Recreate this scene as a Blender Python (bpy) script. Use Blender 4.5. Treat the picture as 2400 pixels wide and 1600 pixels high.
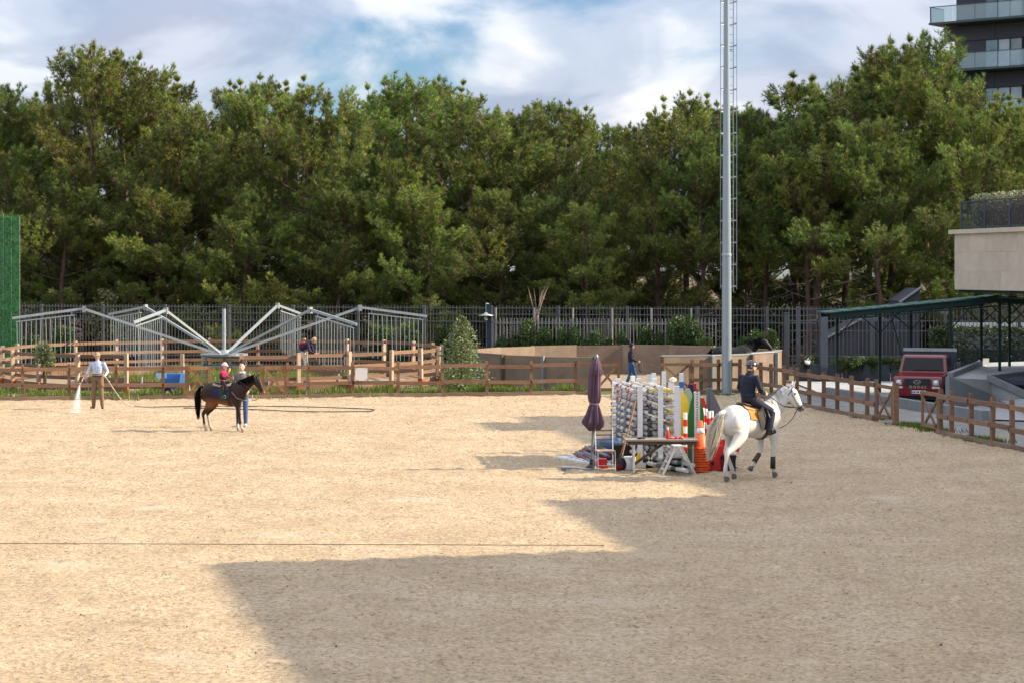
import bpy, bmesh, math, random
import numpy as np
from mathutils import Vector, Matrix, Euler

for o in list(bpy.data.objects): bpy.data.objects.remove(o)
R = math.radians
SC = bpy.context.scene
COL = SC.collection

# ------------------------------------------------------------------ camera, sky, sun, exposure
CAMH, FPX, HZ = 4.4, 5000.0, 632.0        # eye height (m), focal length and horizon in photo pixels
cam = bpy.data.cameras.new('camera'); cam_o = bpy.data.objects.new('camera', cam); COL.objects.link(cam_o)
cam.sensor_width = 36.0; cam.lens = 75.0; cam.shift_y = -0.07; cam.clip_start = 0.5; cam.clip_end = 2000
cam_o.location = (0, 0, CAMH); cam_o.rotation_euler = (R(90), 0, 0)
SC.camera = cam_o

SUN_EL, SUN_AZ = R(28), R(2)               # sun stands to the right of the picture (+X)
sdir = Vector((math.cos(SUN_EL)*math.cos(SUN_AZ), math.cos(SUN_EL)*math.sin(SUN_AZ), math.sin(SUN_EL)))
sun = bpy.data.lights.new('sun', 'SUN'); sun.energy = 4.0; sun.angle = R(0.5); sun.color = (1.0, 0.86, 0.65)
sun_o = bpy.data.objects.new('sun', sun); COL.objects.link(sun_o)
sun_o.rotation_euler = sdir.to_track_quat('Z', 'Y').to_euler(); sun_o.location = (60, 40, 60)

SC.view_settings.view_transform = 'Standard'; SC.view_settings.look = 'None'
SC.view_settings.exposure = 1.2; SC.view_settings.gamma = 1.0; SC.view_settings.use_curve_mapping = False
SC.render.engine = 'CYCLES'
SC.cycles.use_denoising = True
SC.cycles.max_bounces = 5; SC.cycles.diffuse_bounces = 2; SC.cycles.transparent_max_bounces = 6
SC.cycles.caustics_reflective = False; SC.cycles.caustics_refractive = False
SC.cycles.sample_clamp_indirect = 4.0

W = bpy.data.worlds.new('World'); SC.world = W; W.use_nodes = True
nt = W.node_tree; nt.nodes.clear()
def wn(t, **k):
    n = nt.nodes.new(t)
    for a, b in k.items(): setattr(n, a, b)
    return n
L = nt.links.new
out = wn('ShaderNodeOutputWorld'); bg = wn('ShaderNodeBackground'); L(bg.outputs[0], out.inputs[0])
bg.inputs[1].default_value = 0.11
sky = wn('ShaderNodeTexSky', sky_type='NISHITA'); sky.sun_disc = False
sky.sun_elevation = SUN_EL; sky.sun_rotation = R(90) - SUN_AZ
sky.air_density = 1.0; sky.dust_density = 0.4; sky.ozone_density = 2.0; sky.altitude = 50
tc = wn('ShaderNodeTexCoord')
def cloud_noise(scale, detail, rough, dist, off):
    mp = wn('ShaderNodeMapping'); mp.inputs['Scale'].default_value = scale; mp.inputs['Location'].default_value = off
    mp.inputs['Rotation'].default_value = (0, R(-14), 0)
    L(tc.outputs['Generated'], mp.inputs[0])
    n = wn('ShaderNodeTexNoise'); n.inputs['Scale'].default_value = 1; n.inputs['Detail'].default_value = detail
    n.inputs['Roughness'].default_value = rough; n.inputs['Distortion'].default_value = dist
    L(mp.outputs[0], n.inputs['Vector']); return n.outputs[0]
def ramp(src, stops):
    r = wn('ShaderNodeValToRGB'); e = r.color_ramp.elements
    e[0].position, e[0].color = stops[0][0], (*stops[0][1], 1); e[1].position, e[1].color = stops[-1][0], (*stops[-1][1], 1)
    for p, c in stops[1:-1]:
        k = e.new(p); k.color = (*c, 1)
    r.color_ramp.interpolation = 'EASE'
    L(src, r.inputs[0]); return r.outputs[0]
n1 = cloud_noise((6.5, 6.5, 15), 7, 0.52, 0.35, (3.1, 0.4, 1.7))
n2 = cloud_noise((9, 9, 22), 6, 0.5, 0.5, (7.3, 2.2, 5.1))
mask = ramp(n1, [(0.39, (0, 0, 0)), (0.51, (0.74, 0.74, 0.74)), (0.63, (1, 1, 1))])
ccol = ramp(n2, [(0.37, (1.55, 1.75, 2.25)), (0.50, (2.25, 2.4, 2.8)), (0.63, (3.45, 3.43, 3.5))])
skym = wn('ShaderNodeMix', data_type='RGBA', blend_type='MULTIPLY'); skym.inputs[0].default_value = 1.0
L(sky.outputs[0], skym.inputs[6]); skym.inputs[7].default_value = (0.35, 0.43, 0.54, 1)
mixn = wn('ShaderNodeMix', data_type='RGBA'); L(mask, mixn.inputs[0]); L(skym.outputs[2], mixn.inputs[6])
# clouds brighten toward the zenith, steeper than CIE overcast, added to lift the ambient fill
sepz = wn('ShaderNodeSeparateXYZ'); L(tc.outputs['Generated'], sepz.inputs[0])
zenith_gain = wn('ShaderNodeMath', operation='MULTIPLY_ADD'); zenith_gain.inputs[1].default_value = 3.0; zenith_gain.inputs[2].default_value = 1.0; zenith_gain.use_clamp = False
zpos = wn('ShaderNodeMath', operation='MAXIMUM'); zpos.inputs[1].default_value = 0.0; L(sepz.outputs[2], zpos.inputs[0]); L(zpos.outputs[0], zenith_gain.inputs[0])
cmul = wn('ShaderNodeMix', data_type='RGBA', blend_type='MULTIPLY'); cmul.inputs[0].default_value = 1.0
L(ccol, cmul.inputs[6]); L(zenith_gain.outputs[0], cmul.inputs[7]); L(cmul.outputs[2], mixn.inputs[7])
L(mixn.outputs[2], bg.inputs[0])

# ------------------------------------------------------------------ helpers
def PX(px, D): return (px - 1200.0) / FPX * D
def PZ(py, D): return CAMH - (py - HZ) / FPX * D
def GP(px, py):
    D = CAMH * FPX / (py - HZ); return Vector((PX(px, D), D, 0))
def on_line(px, P, d):
    """point of the ground line P + t d that stands on the bearing of picture column px"""
    k = (px - 1200.0) / FPX
    t = (k * P.y - P.x) / (d.x - k * d.y); return t

class MB:
    def __init__(s): s.v = []; s.f = []; s.m = []
    def add(s, vs, fs, mi=0):
        b = len(s.v); s.v += [tuple(p) for p in vs]; s.f += [tuple(b + i for i in f) for f in fs]; s.m += [mi] * len(fs); return s
    def box(s, c, d, rot=None, mi=0):
        x, y, z = d[0]/2, d[1]/2, d[2]/2
        vs = [Vector(p) for p in ((-x,-y,-z),(x,-y,-z),(x,y,-z),(-x,y,-z),(-x,-y,z),(x,-y,z),(x,y,z),(-x,y,z))]
        if rot is not None:
            m = rot if isinstance(rot, Matrix) else Euler(rot).to_matrix()
            vs = [m @ p for p in vs]
        c = Vector(c)
        return s.add([p + c for p in vs], [(0,3,2,1),(4,5,6,7),(0,1,5,4),(1,2,6,5),(2,3,7,6),(3,0,4,7)], mi)
    def beam(s, p0, p1, w, h, mi=0, up=(0, 0, 1)):
        p0, p1 = Vector(p0), Vector(p1); t = p1 - p0; l = t.length; t.normalize(); u = Vector(up)
        if abs(t.dot(u)) > .98: u = Vector((0, 1, 0))
        a = t.cross(u).normalized(); b = a.cross(t).normalized()
        vs = []
        for q in (p0, p1):
            for i, j in ((-1,-1),(1,-1),(1,1),(-1,1)): vs.append(q + a*(i*w/2) + b*(j*h/2))
        return s.add(vs, [(0,1,2,3),(7,6,5,4),(0,4,5,1),(1,5,6,2),(2,6,7,3),(3,7,4,0)], mi)
    def tube(s, pts, rs, n=8, mi=0, side=None, cap=True):
        pts = [Vector(p) for p in pts]; k = len(pts)
        if not isinstance(rs, (list, tuple)): rs = [rs] * k
        vs = []; prev = None
        for i, p in enumerate(pts):
            t = (pts[min(i+1, k-1)] - pts[max(i-1, 0)])
            t = t.normalized() if t.length > 1e-9 else Vector((0, 0, 1))
            if side is not None: a = Vector(side)
            elif prev is not None: a = prev
            else: a = Vector((0, 0, 1)) if abs(t.z) < .9 else Vector((0, 1, 0))
            a = a - t * a.dot(t)
            if a.length < 1e-6: a = t.orthogonal()
            a.normalize(); prev = a; b = t.cross(a)
            r = rs[i]; ra, rb = (r, r) if not isinstance(r, (list, tuple)) else r   # rb along side, ra across
            for j in range(n):
                th = 2*math.pi*j/n; vs.append(p + a*(math.cos(th)*rb) + b*(math.sin(th)*ra))
        fs = []
        for i in range(k-1):
            for j in range(n):
                fs.append((i*n+j, i*n+(j+1) % n, (i+1)*n+(j+1) % n, (i+1)*n+j))
        if cap: fs.append(tuple(range(n-1, -1, -1))); fs.append(tuple((k-1)*n+j for j in range(n)))
        return s.add(vs, fs, mi)
    def lathe(s, prof, n=16, c=(0, 0, 0), mi=0):
        c = Vector(c); vs = []; fs = []
        for r, z in prof:
            for j in range(n):
                th = 2*math.pi*j/n; vs.append(c + Vector((r*math.cos(th), r*math.sin(th), z)))
        for i in range(len(prof)-1):
            for j in range(n): fs.append((i*n+j, i*n+(j+1) % n, (i+1)*n+(j+1) % n, (i+1)*n+j))
        fs.append(tuple(range(n-1, -1, -1))); fs.append(tuple((len(prof)-1)*n+j for j in range(n)))
        return s.add(vs, fs, mi)
    def ball(s, c, r, nu=12, nv=8, mi=0, rot=None):
        if not isinstance(r, (list, tuple)): r = (r, r, r)
        c = Vector(c); m = Euler(rot).to_matrix() if rot else None
        vs = []; fs = []
        for i in range(nv+1):
            ph = math.pi*i/nv
            for j in range(nu):
                th = 2*math.pi*j/nu; p = Vector((r[0]*math.sin(ph)*math.cos(th), r[1]*math.sin(ph)*math.sin(th), r[2]*math.cos(ph)))
                vs.append(c + (m @ p if m else p))
        for i in range(nv):
            for j in range(nu): fs.append((i*nu+j, (i+1)*nu+j, (i+1)*nu+(j+1) % nu, i*nu+(j+1) % nu))
        return s.add(vs, fs, mi)
    def prism(s, poly, d, mi=0):
        """poly: list of 3D points of one face, d: extrusion vector"""
        d = Vector(d); n = len(poly); poly = [Vector(p) for p in poly]
        fs = [tuple(range(n)), tuple(2*n-1-i for i in range(n))] + [(i, i+n, (i+1) % n + n, (i+1) % n) for i in range(n)]
        s.add(poly + [p + d for p in poly], fs, mi); return s
    def mesh(s, name='m', smooth=False, recalc=True):
        me = bpy.data.meshes.new(name); me.from_pydata(s.v, [], s.f)
        if any(s.m): me.polygons.foreach_set('material_index', s.m)
        if recalc:
            bm = bmesh.new(); bm.from_mesh(me); bmesh.ops.recalc_face_normals(bm, faces=bm.faces); bm.to_mesh(me); bm.free()
        if smooth: me.polygons.foreach_set('use_smooth', [True]*len(me.polygons))
        me.update(); return me

def np_mesh(name, v, f, col=None, mi=None):
    v = np.asarray(v, dtype=np.float32); f = np.asarray(f, dtype=np.int32); k = f.shape[1]
    me = bpy.data.meshes.new(name)
    me.vertices.add(len(v)); me.vertices.foreach_set('co', v.ravel())
    me.loops.add(f.size); me.loops.foreach_set('vertex_index', f.ravel())
    me.polygons.add(len(f)); me.polygons.foreach_set('loop_start', np.arange(0, f.size, k, dtype=np.int32))
    if mi is not None: me.polygons.foreach_set('material_index', np.asarray(mi, dtype=np.int32))
    me.update(calc_edges=True)
    if col is not None:
        a = me.attributes.new('col', 'FLOAT_COLOR', 'POINT'); c = np.ones((len(v), 4), np.float32); c[:, :3] = col
        a.data.foreach_set('color', c.ravel())
    return me

def obj(name, me, mats=None, parent=None, loc=(0, 0, 0), rot=(0, 0, 0), scale=(1, 1, 1), smooth=False):
    if isinstance(me, MB): me = me.mesh(name, smooth)
    o = bpy.data.objects.new(name, me); COL.objects.link(o)
    if mats is not None and len(me.materials) == 0:
        for m in (mats if isinstance(mats, (list, tuple)) else [mats]): me.materials.append(m)
    o.location = loc; o.rotation_euler = rot; o.scale = scale
    if parent is not None: o.parent = parent
    return o
def tag(o, label, cat=None, group=None, kind=None):
    if label: o['label'] = label
    if cat: o['category'] = cat
    if group: o['group'] = group
    if kind: o['kind'] = kind
    return o
def thing(name, label, cat, loc=(0, 0, 0), rotz=0, group=None, rot=None, scale=1):
    o = bpy.data.objects.new(name, None); COL.objects.link(o); o.empty_display_size = .2
    o.location = loc; o.rotation_euler = rot if rot else (0, 0, rotz); o.scale = (scale,)*3
    return tag(o, label, cat, group)
def copy_tree(o, parent=None):
    c = o.copy(); COL.objects.link(c); c.parent = parent
    for ch in o.children: copy_tree(ch, c)
    return c

# ------------------------------------------------------------------ materials
def newmat(name):
    m = bpy.data.materials.new(name); m.use_nodes = True; return m, m.node_tree, m.node_tree.nodes['Principled BSDF']
def mat(name, col, rough=.6, metal=0., var=.12, scale=6., stretch=(1, 1, 1), bump=0., bscale=None, rand=0., spec=.4, col2=None, detail=4, dirt=None, coat=0):
    m, t, b = newmat(name); N = t.nodes; K = t.links.new
    tcn = N.new('ShaderNodeTexCoord'); mp = N.new('ShaderNodeMapping'); mp.inputs['Scale'].default_value = stretch
    K(tcn.outputs['Object'], mp.inputs[0])
    oi = N.new('ShaderNodeObjectInfo')
    ad = N.new('ShaderNodeVectorMath'); ad.operation = 'ADD'
    sc = N.new('ShaderNodeVectorMath'); sc.operation = 'SCALE'; sc.inputs['Scale'].default_value = 37.
    cb = N.new('ShaderNodeCombineXYZ'); K(oi.outputs['Random'], cb.inputs[0]); K(oi.outputs['Random'], cb.inputs[1])
    K(cb.outputs[0], sc.inputs[0]); K(mp.outputs[0], ad.inputs[0]); K(sc.outputs[0], ad.inputs[1])
    nz = N.new('ShaderNodeTexNoise'); nz.inputs['Scale'].default_value = scale; nz.inputs['Detail'].default_value = detail
    nz.inputs['Roughness'].default_value = .6
    K(ad.outputs[0], nz.inputs['Vector'])
    rp = N.new('ShaderNodeValToRGB'); e = rp.color_ramp.elements
    c2 = col2 if col2 else tuple(c*(1+var) for c in col)
    c1 = tuple(c*(1-var) for c in col)
    e[0].position = .3; e[0].color = (*c1, 1); e[1].position = .7; e[1].color = (*c2, 1)
    K(nz.outputs[0], rp.inputs[0]); last = rp.outputs[0]
    if dirt:
        n2 = N.new('ShaderNodeTexNoise'); n2.inputs['Scale'].default_value = dirt[1]; n2.inputs['Detail'].default_value = 6
        K(ad.outputs[0], n2.inputs['Vector'])
        r2 = N.new('ShaderNodeValToRGB'); r2.color_ramp.elements[0].position = dirt[2]; r2.color_ramp.elements[1].position = dirt[2]+.18
        K(n2.outputs[0], r2.inputs[0])
        mx = N.new('ShaderNodeMix'); mx.data_type = 'RGBA'; K(r2.outputs[0], mx.inputs[0]); K(last, mx.inputs[6]); mx.inputs[7].default_value = (*dirt[0], 1)
        last = mx.outputs[2]
    if rand:
        mr = N.new('ShaderNodeMapRange'); mr.inputs[3].default_value = 1-rand; mr.inputs[4].default_value = 1+rand
        K(oi.outputs['Random'], mr.inputs[0])
        mx = N.new('ShaderNodeMix'); mx.data_type = 'RGBA'; mx.blend_type = 'MULTIPLY'; mx.inputs[0].default_value = 1
        K(last, mx.inputs[6]); K(mr.outputs[0], mx.inputs[7]); last = mx.outputs[2]
    K(last, b.inputs['Base Color'])
    b.inputs['Roughness'].default_value = rough; b.inputs['Metallic'].default_value = metal
    b.inputs['Specular IOR Level'].default_value = spec
    if coat: b.inputs['Coat Weight'].default_value = coat
    if bump:
        bp = N.new('ShaderNodeBump'); bp.inputs['Strength'].default_value = bump; bp.inputs['Distance'].default_value = .02
        n3 = N.new('ShaderNodeTexNoise'); n3.inputs['Scale'].default_value = bscale or scale*4; n3.inputs['Detail'].default_value = 5
        K(ad.outputs[0], n3.inputs['Vector']); K(n3.outputs[0], bp.inputs['Height']); K(bp.outputs[0], b.inputs['Normal'])
    return m
def attr_mat(name, rough=.7, transl=0., spec=.3, var=0.12, vscale=6, sheen=0, rand=0.):
    m, t, b = newmat(name); N = t.nodes; K = t.links.new
    a = N.new('ShaderNodeAttribute'); a.attribute_name = 'col'; last = a.outputs['Color']
    if var:
        tcn = N.new('ShaderNodeTexCoord'); nz = N.new('ShaderNodeTexNoise'); nz.inputs['Scale'].default_value = vscale; nz.inputs['Detail'].default_value = 3
        K(tcn.outputs['Object'], nz.inputs['Vector'])
        mr = N.new('ShaderNodeMapRange'); mr.inputs[1].default_value = .3; mr.inputs[2].default_value = .7
        mr.inputs[3].default_value = 1-var; mr.inputs[4].default_value = 1+var; K(nz.outputs[0], mr.inputs[0])
        mx = N.new('ShaderNodeMix'); mx.data_type = 'RGBA'; mx.blend_type = 'MULTIPLY'; mx.inputs[0].default_value = 1
        K(last, mx.inputs[6]); K(mr.outputs[0], mx.inputs[7]); last = mx.outputs[2]
    if rand:
        oi = N.new('ShaderNodeObjectInfo')
        hs = N.new('ShaderNodeHueSaturation')
        mr = N.new('ShaderNodeMapRange'); mr.inputs[3].default_value = .5-rand*.10; mr.inputs[4].default_value = .5+rand*.06; K(oi.outputs['Random'], mr.inputs[0])
        mv = N.new('ShaderNodeMath'); mv.operation = 'MULTIPLY'; mv.inputs[1].default_value = 7.31; K(oi.outputs['Random'], mv.inputs[0])
        fr = N.new('ShaderNodeMath'); fr.operation = 'FRACT'; K(mv.outputs[0], fr.inputs[0])
        m2 = N.new('ShaderNodeMapRange'); m2.inputs[3].default_value = 1-rand; m2.inputs[4].default_value = 1+rand; K(fr.outputs[0], m2.inputs[0])
        K(mr.outputs[0], hs.inputs['Hue']); K(m2.outputs[0], hs.inputs['Value']); K(last, hs.inputs['Color']); last = hs.outputs[0]
    K(last, b.inputs['Base Color']); b.inputs['Roughness'].default_value = rough; b.inputs['Specular IOR Level'].default_value = spec
    if sheen: b.inputs['Sheen Weight'].default_value = sheen
    if transl:
        tr = N.new('ShaderNodeBsdfTranslucent'); K(last, tr.inputs[0]); mx = N.new('ShaderNodeMixShader'); mx.inputs[0].default_value = transl
        K(b.outputs[0], mx.inputs[1]); K(tr.outputs[0], mx.inputs[2]); K(mx.outputs[0], N['Material Output'].inputs[0])
    return m
def plain(name, col, rough=.5, metal=0., spec=.4, coat=0): return mat(name, col, rough, metal, var=.06, scale=9, spec=spec, coat=coat)

M = {}
M['wood'] = mat('fence_wood', (.20, .112, .066), .75, var=.28, scale=5, stretch=(1, 6, 6), bump=.3, bscale=30, rand=.22)
M['wood_pale'] = mat('weathered_wood', (.47, .325, .225), .8, var=.25, scale=4, stretch=(1, 6, 6), bump=.3, bscale=30, rand=.25)
M['wood_dark'] = mat('dark_wood', (.10, .06, .036), .8, var=.3, scale=5, stretch=(1, 5, 5), bump=.3, rand=.2)
M['wood_yellow'] = mat('gate_wood', (.26, .14, .062), .75, var=.25, scale=5, stretch=(1, 5, 5), bump=.2, rand=.2)
M['kerb_wood'] = mat('kerb_board_wood', (.21, .145, .10), .9, var=.3, scale=4, stretch=(1, 5, 5), bump=.4, rand=.2)
M['galv'] = mat('galvanised_steel', (.34, .38, .40), .45, .35, var=.12, scale=7, rand=.06)
M['galv_dark'] = mat('weathered_steel', (.30, .32, .33), .55, .4, var=.15, scale=7, rand=.1)
M['polepaint'] = mat('mast_paint', (.29, .345, .375), .35, .3, var=.05, scale=3)
M['picket'] = mat('grey_picket_paint', (.115, .12, .125), .55, .2, var=.15, scale=4, rand=.25)
M['picket_pale'] = mat('pale_picket_paint', (.26, .25, .235), .6, .0, var=.15, scale=4, rand=.25)
M['slate'] = mat('slate_paint', (.05, .065, .085), .6, .1, var=.15, scale=3)
M['slate_wall'] = mat('slate_planter_wall', (.05, .062, .075), .8, var=.2, scale=2, bump=.2)
M['lampblue'] = mat('lamp_post_paint', (.03, .045, .07), .5, .2)
M['concrete'] = mat('pen_concrete', (.225, .165, .12), .9, var=.22, scale=1.3, bump=.4, bscale=14, rand=.13, dirt=((.17, .12, .085), .9, .52))
M['concrete_grey'] = mat('grey_concrete', (.20, .21, .215), .9, var=.14, scale=1.5, bump=.3, bscale=20, dirt=((.20, .20, .19), 1.2, .56))
M['concrete_lane'] = mat('lane_concrete', (.33, .34, .335), .9, var=.14, scale=.8, bump=.3, bscale=20, dirt=((.24, .24, .235), 1.0, .54))
M['stone'] = mat('cream_stone', (.52, .445, .345), .85, var=.10, scale=2.0, bump=.15, bscale=30, rand=.05)
M['green_roof'] = mat('green_roof_sheet', (.006, .06, .048), .5, .1, var=.15, scale=2)
M['green_steel'] = mat('dark_green_steel', (.008, .028, .023), .5, .1, var=.15, scale=3)
M['cladding'] = mat('anthracite_cladding', (.075, .072, .082), .5, .1, var=.08, scale=.7, rand=.08)
M['shed'] = mat('grey_shed_cladding', (.05, .054, .064), .7, .1, var=.12, scale=1.5, rand=.08)
M['white'] = mat('white_paint', (.74, .74, .73), .45, var=.08, scale=5)
M['white_dirty'] = mat('scuffed_white_paint', (.66, .65, .63), .5, var=.14, scale=8, dirt=((.42, .38, .32), 5, .60))
M['black'] = plain('black_plastic', (.012, .012, .013), .5)
M['rubber'] = plain('rubber', (.02, .02, .02), .8)
M['leather'] = plain('black_leather', (.022, .018, .016), .45)
M['leather_brown'] = plain('brown_leather', (.10, .045, .022), .5)
M['red'] = plain('red_plastic', (.60, .025, .02), .4)
M['orange'] = mat('orange_plastic', (.85, .13, .025), .42, var=.1, scale=10)
M['yellow'] = plain('yellow_paint', (.75, .55, .04), .45)
M['blue'] = plain('blue_paint', (.04, .16, .45), .45)
M['blue_tub'] = plain('blue_plastic_tub', (.03, .14, .42), .4)
M['navy'] = plain('navy_paint', (.01, .02, .06), .4)
M['green'] = plain('green_paint', (.015, .16, .04), .42)
M['greymetal'] = mat('grey_metal', (.16, .18, .20), .5, .4)
M['alu'] = mat('aluminium', (.55, .55, .54), .4, .7, var=.15, scale=14)
M['purple'] = mat('purple_canvas', (.088, .05, .08), .85, var=.14, scale=5)
M['maroon'] = plain('maroon_paint', (.14, .035, .05), .6)
M['poleblue'] = plain('faded_blue_paint', (.07, .20, .38), .6)
M['teal'] = plain('teal_paint', (.10, .33, .34), .6)
M['pole_white'] = mat('pole_white', (.54, .53, .51), .55, var=.2, scale=6, dirt=((.22, .19, .15), 3.5, .57), rand=.2)
M['pole_red'] = plain('pole_red', (.28, .03, .03), .5)
M['pole_blue'] = plain('pole_blue', (.07, .11, .18), .5)
M['pole_yellow'] = plain('pole_yellow', (.60, .46, .10), .5)
M['pole_grey'] = plain('pole_grey', (.09, .095, .09), .5)
M['pole_green'] = plain('pole_green', (.02, .12, .05), .5)
M['sign'] = plain('sign_panel', (.60, .60, .59), .6)
M['bark'] = mat('pine_bark', (.115, .07, .05), .95, var=.45, scale=5, stretch=(1, 1, .3), bump=.6, bscale=25, rand=.2)
M['deadwood'] = mat('dead_branch', (.30, .26, .22), .95, var=.3, scale=6, rand=.15)
M['needles'] = attr_mat('pine_needles', .5, .14, .3, var=.2, vscale=.4, rand=.24)
M['leaves'] = attr_mat('leaves', .5, .25, .35, var=.15, vscale=1.2, rand=.1)
M['grass'] = attr_mat('grass_blades', .6, .3, .25, var=.2, vscale=.7)
M['hide'] = attr_mat('horse_coat', .55, 0, .3, var=.07, vscale=9)
M['hair'] = attr_mat('horse_hair', .6, .45, .2, var=.15, vscale=14)
M['glass_dark'] = mat('dark_glass', (.006, .008, .010), .12, var=.2, scale=1.5, spec=.18)
M['rope'] = mat('rope', (.08, .06, .05), .9, var=.3, scale=30)
M['hose'] = mat('garden_hose', (.30, .27, .20), .6, var=.5, scale=22, col2=(.6, .58, .5))
M['hose_ground'] = mat('dusty_hose', (.05, .055, .045), .8, var=.3, scale=8)
# ------------------------------------------------------------------ the setting: ground sheets
rng = np.random.default_rng(11); rnd = random.Random(5)
AA = R(10)
U = Vector((math.cos(AA), math.sin(AA), 0)); V = Vector((-math.sin(AA), math.cos(AA), 0))
C0 = Vector((8.15, 76.4, 0))                       # far right corner of the riding arena
def AR(p, q, z=0): return C0 - U*p - V*q + Vector((0, 0, z))   # p to the left, q towards the viewer

def ground_mat(name, stops, s1, s2, speck=None, bump=.5, bs=40, rough=.95, patch=None, bdist=.03):
    m, t, b = newmat(name); N = t.nodes; K = t.links.new
    g = N.new('ShaderNodeNewGeometry')
    def nz(s, d=5, r=.6, st=None):
        n = N.new('ShaderNodeTexNoise'); n.inputs['Scale'].default_value = s; n.inputs['Detail'].default_value = d; n.inputs['Roughness'].default_value = r
        if st:
            mp = N.new('ShaderNodeMapping'); mp.inputs['Scale'].default_value = st; K(g.outputs['Position'], mp.inputs[0]); K(mp.outputs[0], n.inputs['Vector'])
        else: K(g.outputs['Position'], n.inputs['Vector'])
        return n.outputs[0]
    def rp(src, st):
        r = N.new('ShaderNodeValToRGB'); e = r.color_ramp.elements
        e[0].position, e[0].color = st[0][0], (*st[0][1], 1); e[1].position, e[1].color = st[-1][0], (*st[-1][1], 1)
        for p, c in st[1:-1]: e.new(p).color = (*c, 1)
        K(src, r.inputs[0]); return r.outputs[0]
    base = rp(nz(s1, 6), stops)
    fine = rp(nz(s2, 4, .7), [(.28, (.42, .40, .37)), (.50, (1, 1, 1)), (.72, (1.28, 1.28, 1.26))])
    mid_ = rp(nz(s2*.3, 4, .65), [(.28, (.80, .78, .75)), (.52, (1, 1, 1)), (.75, (1.10, 1.10, 1.10))])
    mf = N.new('ShaderNodeMix'); mf.data_type = 'RGBA'; mf.blend_type = 'MULTIPLY'; mf.inputs[0].default_value = 1; K(fine, mf.inputs[6]); K(mid_, mf.inputs[7]); fine = mf.outputs[2]
    mx = N.new('ShaderNodeMix'); mx.data_type = 'RGBA'; mx.blend_type = 'MULTIPLY'; mx.inputs[0].default_value = 1
    K(base, mx.inputs[6]); K(fine, mx.inputs[7]); last = mx.outputs[2]
    if patch:
        pm = rp(nz(patch[1], 4, .55, patch[3] if len(patch) > 3 else None), [(patch[2], (0, 0, 0)), (patch[2]+.16, (1, 1, 1))])
        m2 = N.new('ShaderNodeMix'); m2.data_type = 'RGBA'; K(pm, m2.inputs[0]); K(last, m2.inputs[6]); m2.inputs[7].default_value = (*patch[0], 1); last = m2.outputs[2]
    if speck:
        sm = rp(nz(speck[1], 3, .75), [(speck[2], (0, 0, 0)), (speck[2]+.05, (1, 1, 1))])
        dn = rp(nz(.9, 4), [(.35, (.15, .15, .15)), (.7, (1, 1, 1))])
        mm = N.new('ShaderNodeMath'); mm.operation = 'MULTIPLY'; K(sm, mm.inputs[0]); K(dn, mm.inputs[1])
        m3 = N.new('ShaderNodeMix'); m3.data_type = 'RGBA'; K(mm.outputs[0], m3.inputs[0]); K(last, m3.inputs[6]); m3.inputs[7].default_value = (*speck[0], 1); last = m3.outputs[2]
    K(last, b.inputs['Base Color']); b.inputs['Roughness'].default_value = rough; b.inputs['Specular IOR Level'].default_value = .15
    bp = N.new('ShaderNodeBump'); bp.inputs['Strength'].default_value = bump; bp.inputs['Distance'].default_value = bdist
    K(nz(bs, 6, .7), bp.inputs['Height']); K(bp.outputs[0], b.inputs['Normal'])
    return m
M['sand'] = ground_mat('arena_sand', [(.30, (.41, .307, .193)), (.5, (.462, .35, .224)), (.68, (.505, .392, .262))], .55, 15,
                       speck=((.10, .07, .04), 12, .61), bump=1.0, bs=9, patch=((.50, .41, .30), .35, .60, (1, 2.2, 1)), bdist=.05)
M['soil'] = ground_mat('dry_soil', [(.3, (.13, .095, .06)), (.7, (.24, .18, .12))], .4, 14)
M['forest_floor'] = ground_mat('pine_litter', [(.3, (.045, .028, .018)), (.7, (.09, .055, .034))], .5, 14)
M['lawn'] = ground_mat('thin_lawn', [(.3, (.07, .095, .025)), (.55, (.13, .14, .05)), (.7, (.25, .20, .12))], .6, 12)
M['gravel'] = ground_mat('grey_gravel', [(.3, (.21, .215, .205)), (.7, (.31, .305, .285))], .5, 20, speck=((.16, .16, .15), 24, .62), patch=((.34, .27, .18), .22, .56))
M['dirt'] = ground_mat('packed_dirt', [(.3, (.25, .19, .125)), (.7, (.36, .28, .195))], .6, 14, speck=((.15, .11, .07), 18, .64))

def sheet(name, pts, m, kind='structure'):
    o = obj(name, MB().add(pts, [tuple(range(len(pts)))]), m); o['kind'] = kind; return o
sheet('ground', [(-700, -200, -.05), (700, -200, -.05), (700, 1200, -.05), (-700, 1200, -.05)], M['soil'])
sheet('forest_floor', [(-90, 121, -.03), (90, 66, -.03), (90, 320, -.03), (-90, 320, -.03)], M['forest_floor'])
sheet('lawn', [AR(-2, -.1, -.02), AR(70, -.1, -.02), AR(70, -26, -.02), AR(-2, -16, -.02)], M['lawn'])
sheet('gravel_lot', [AR(-.1, -6, -.024), AR(-.1, 62, -.024), AR(-22, 62, -.024), AR(-22, -6, -.024)], M['gravel'])

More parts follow.
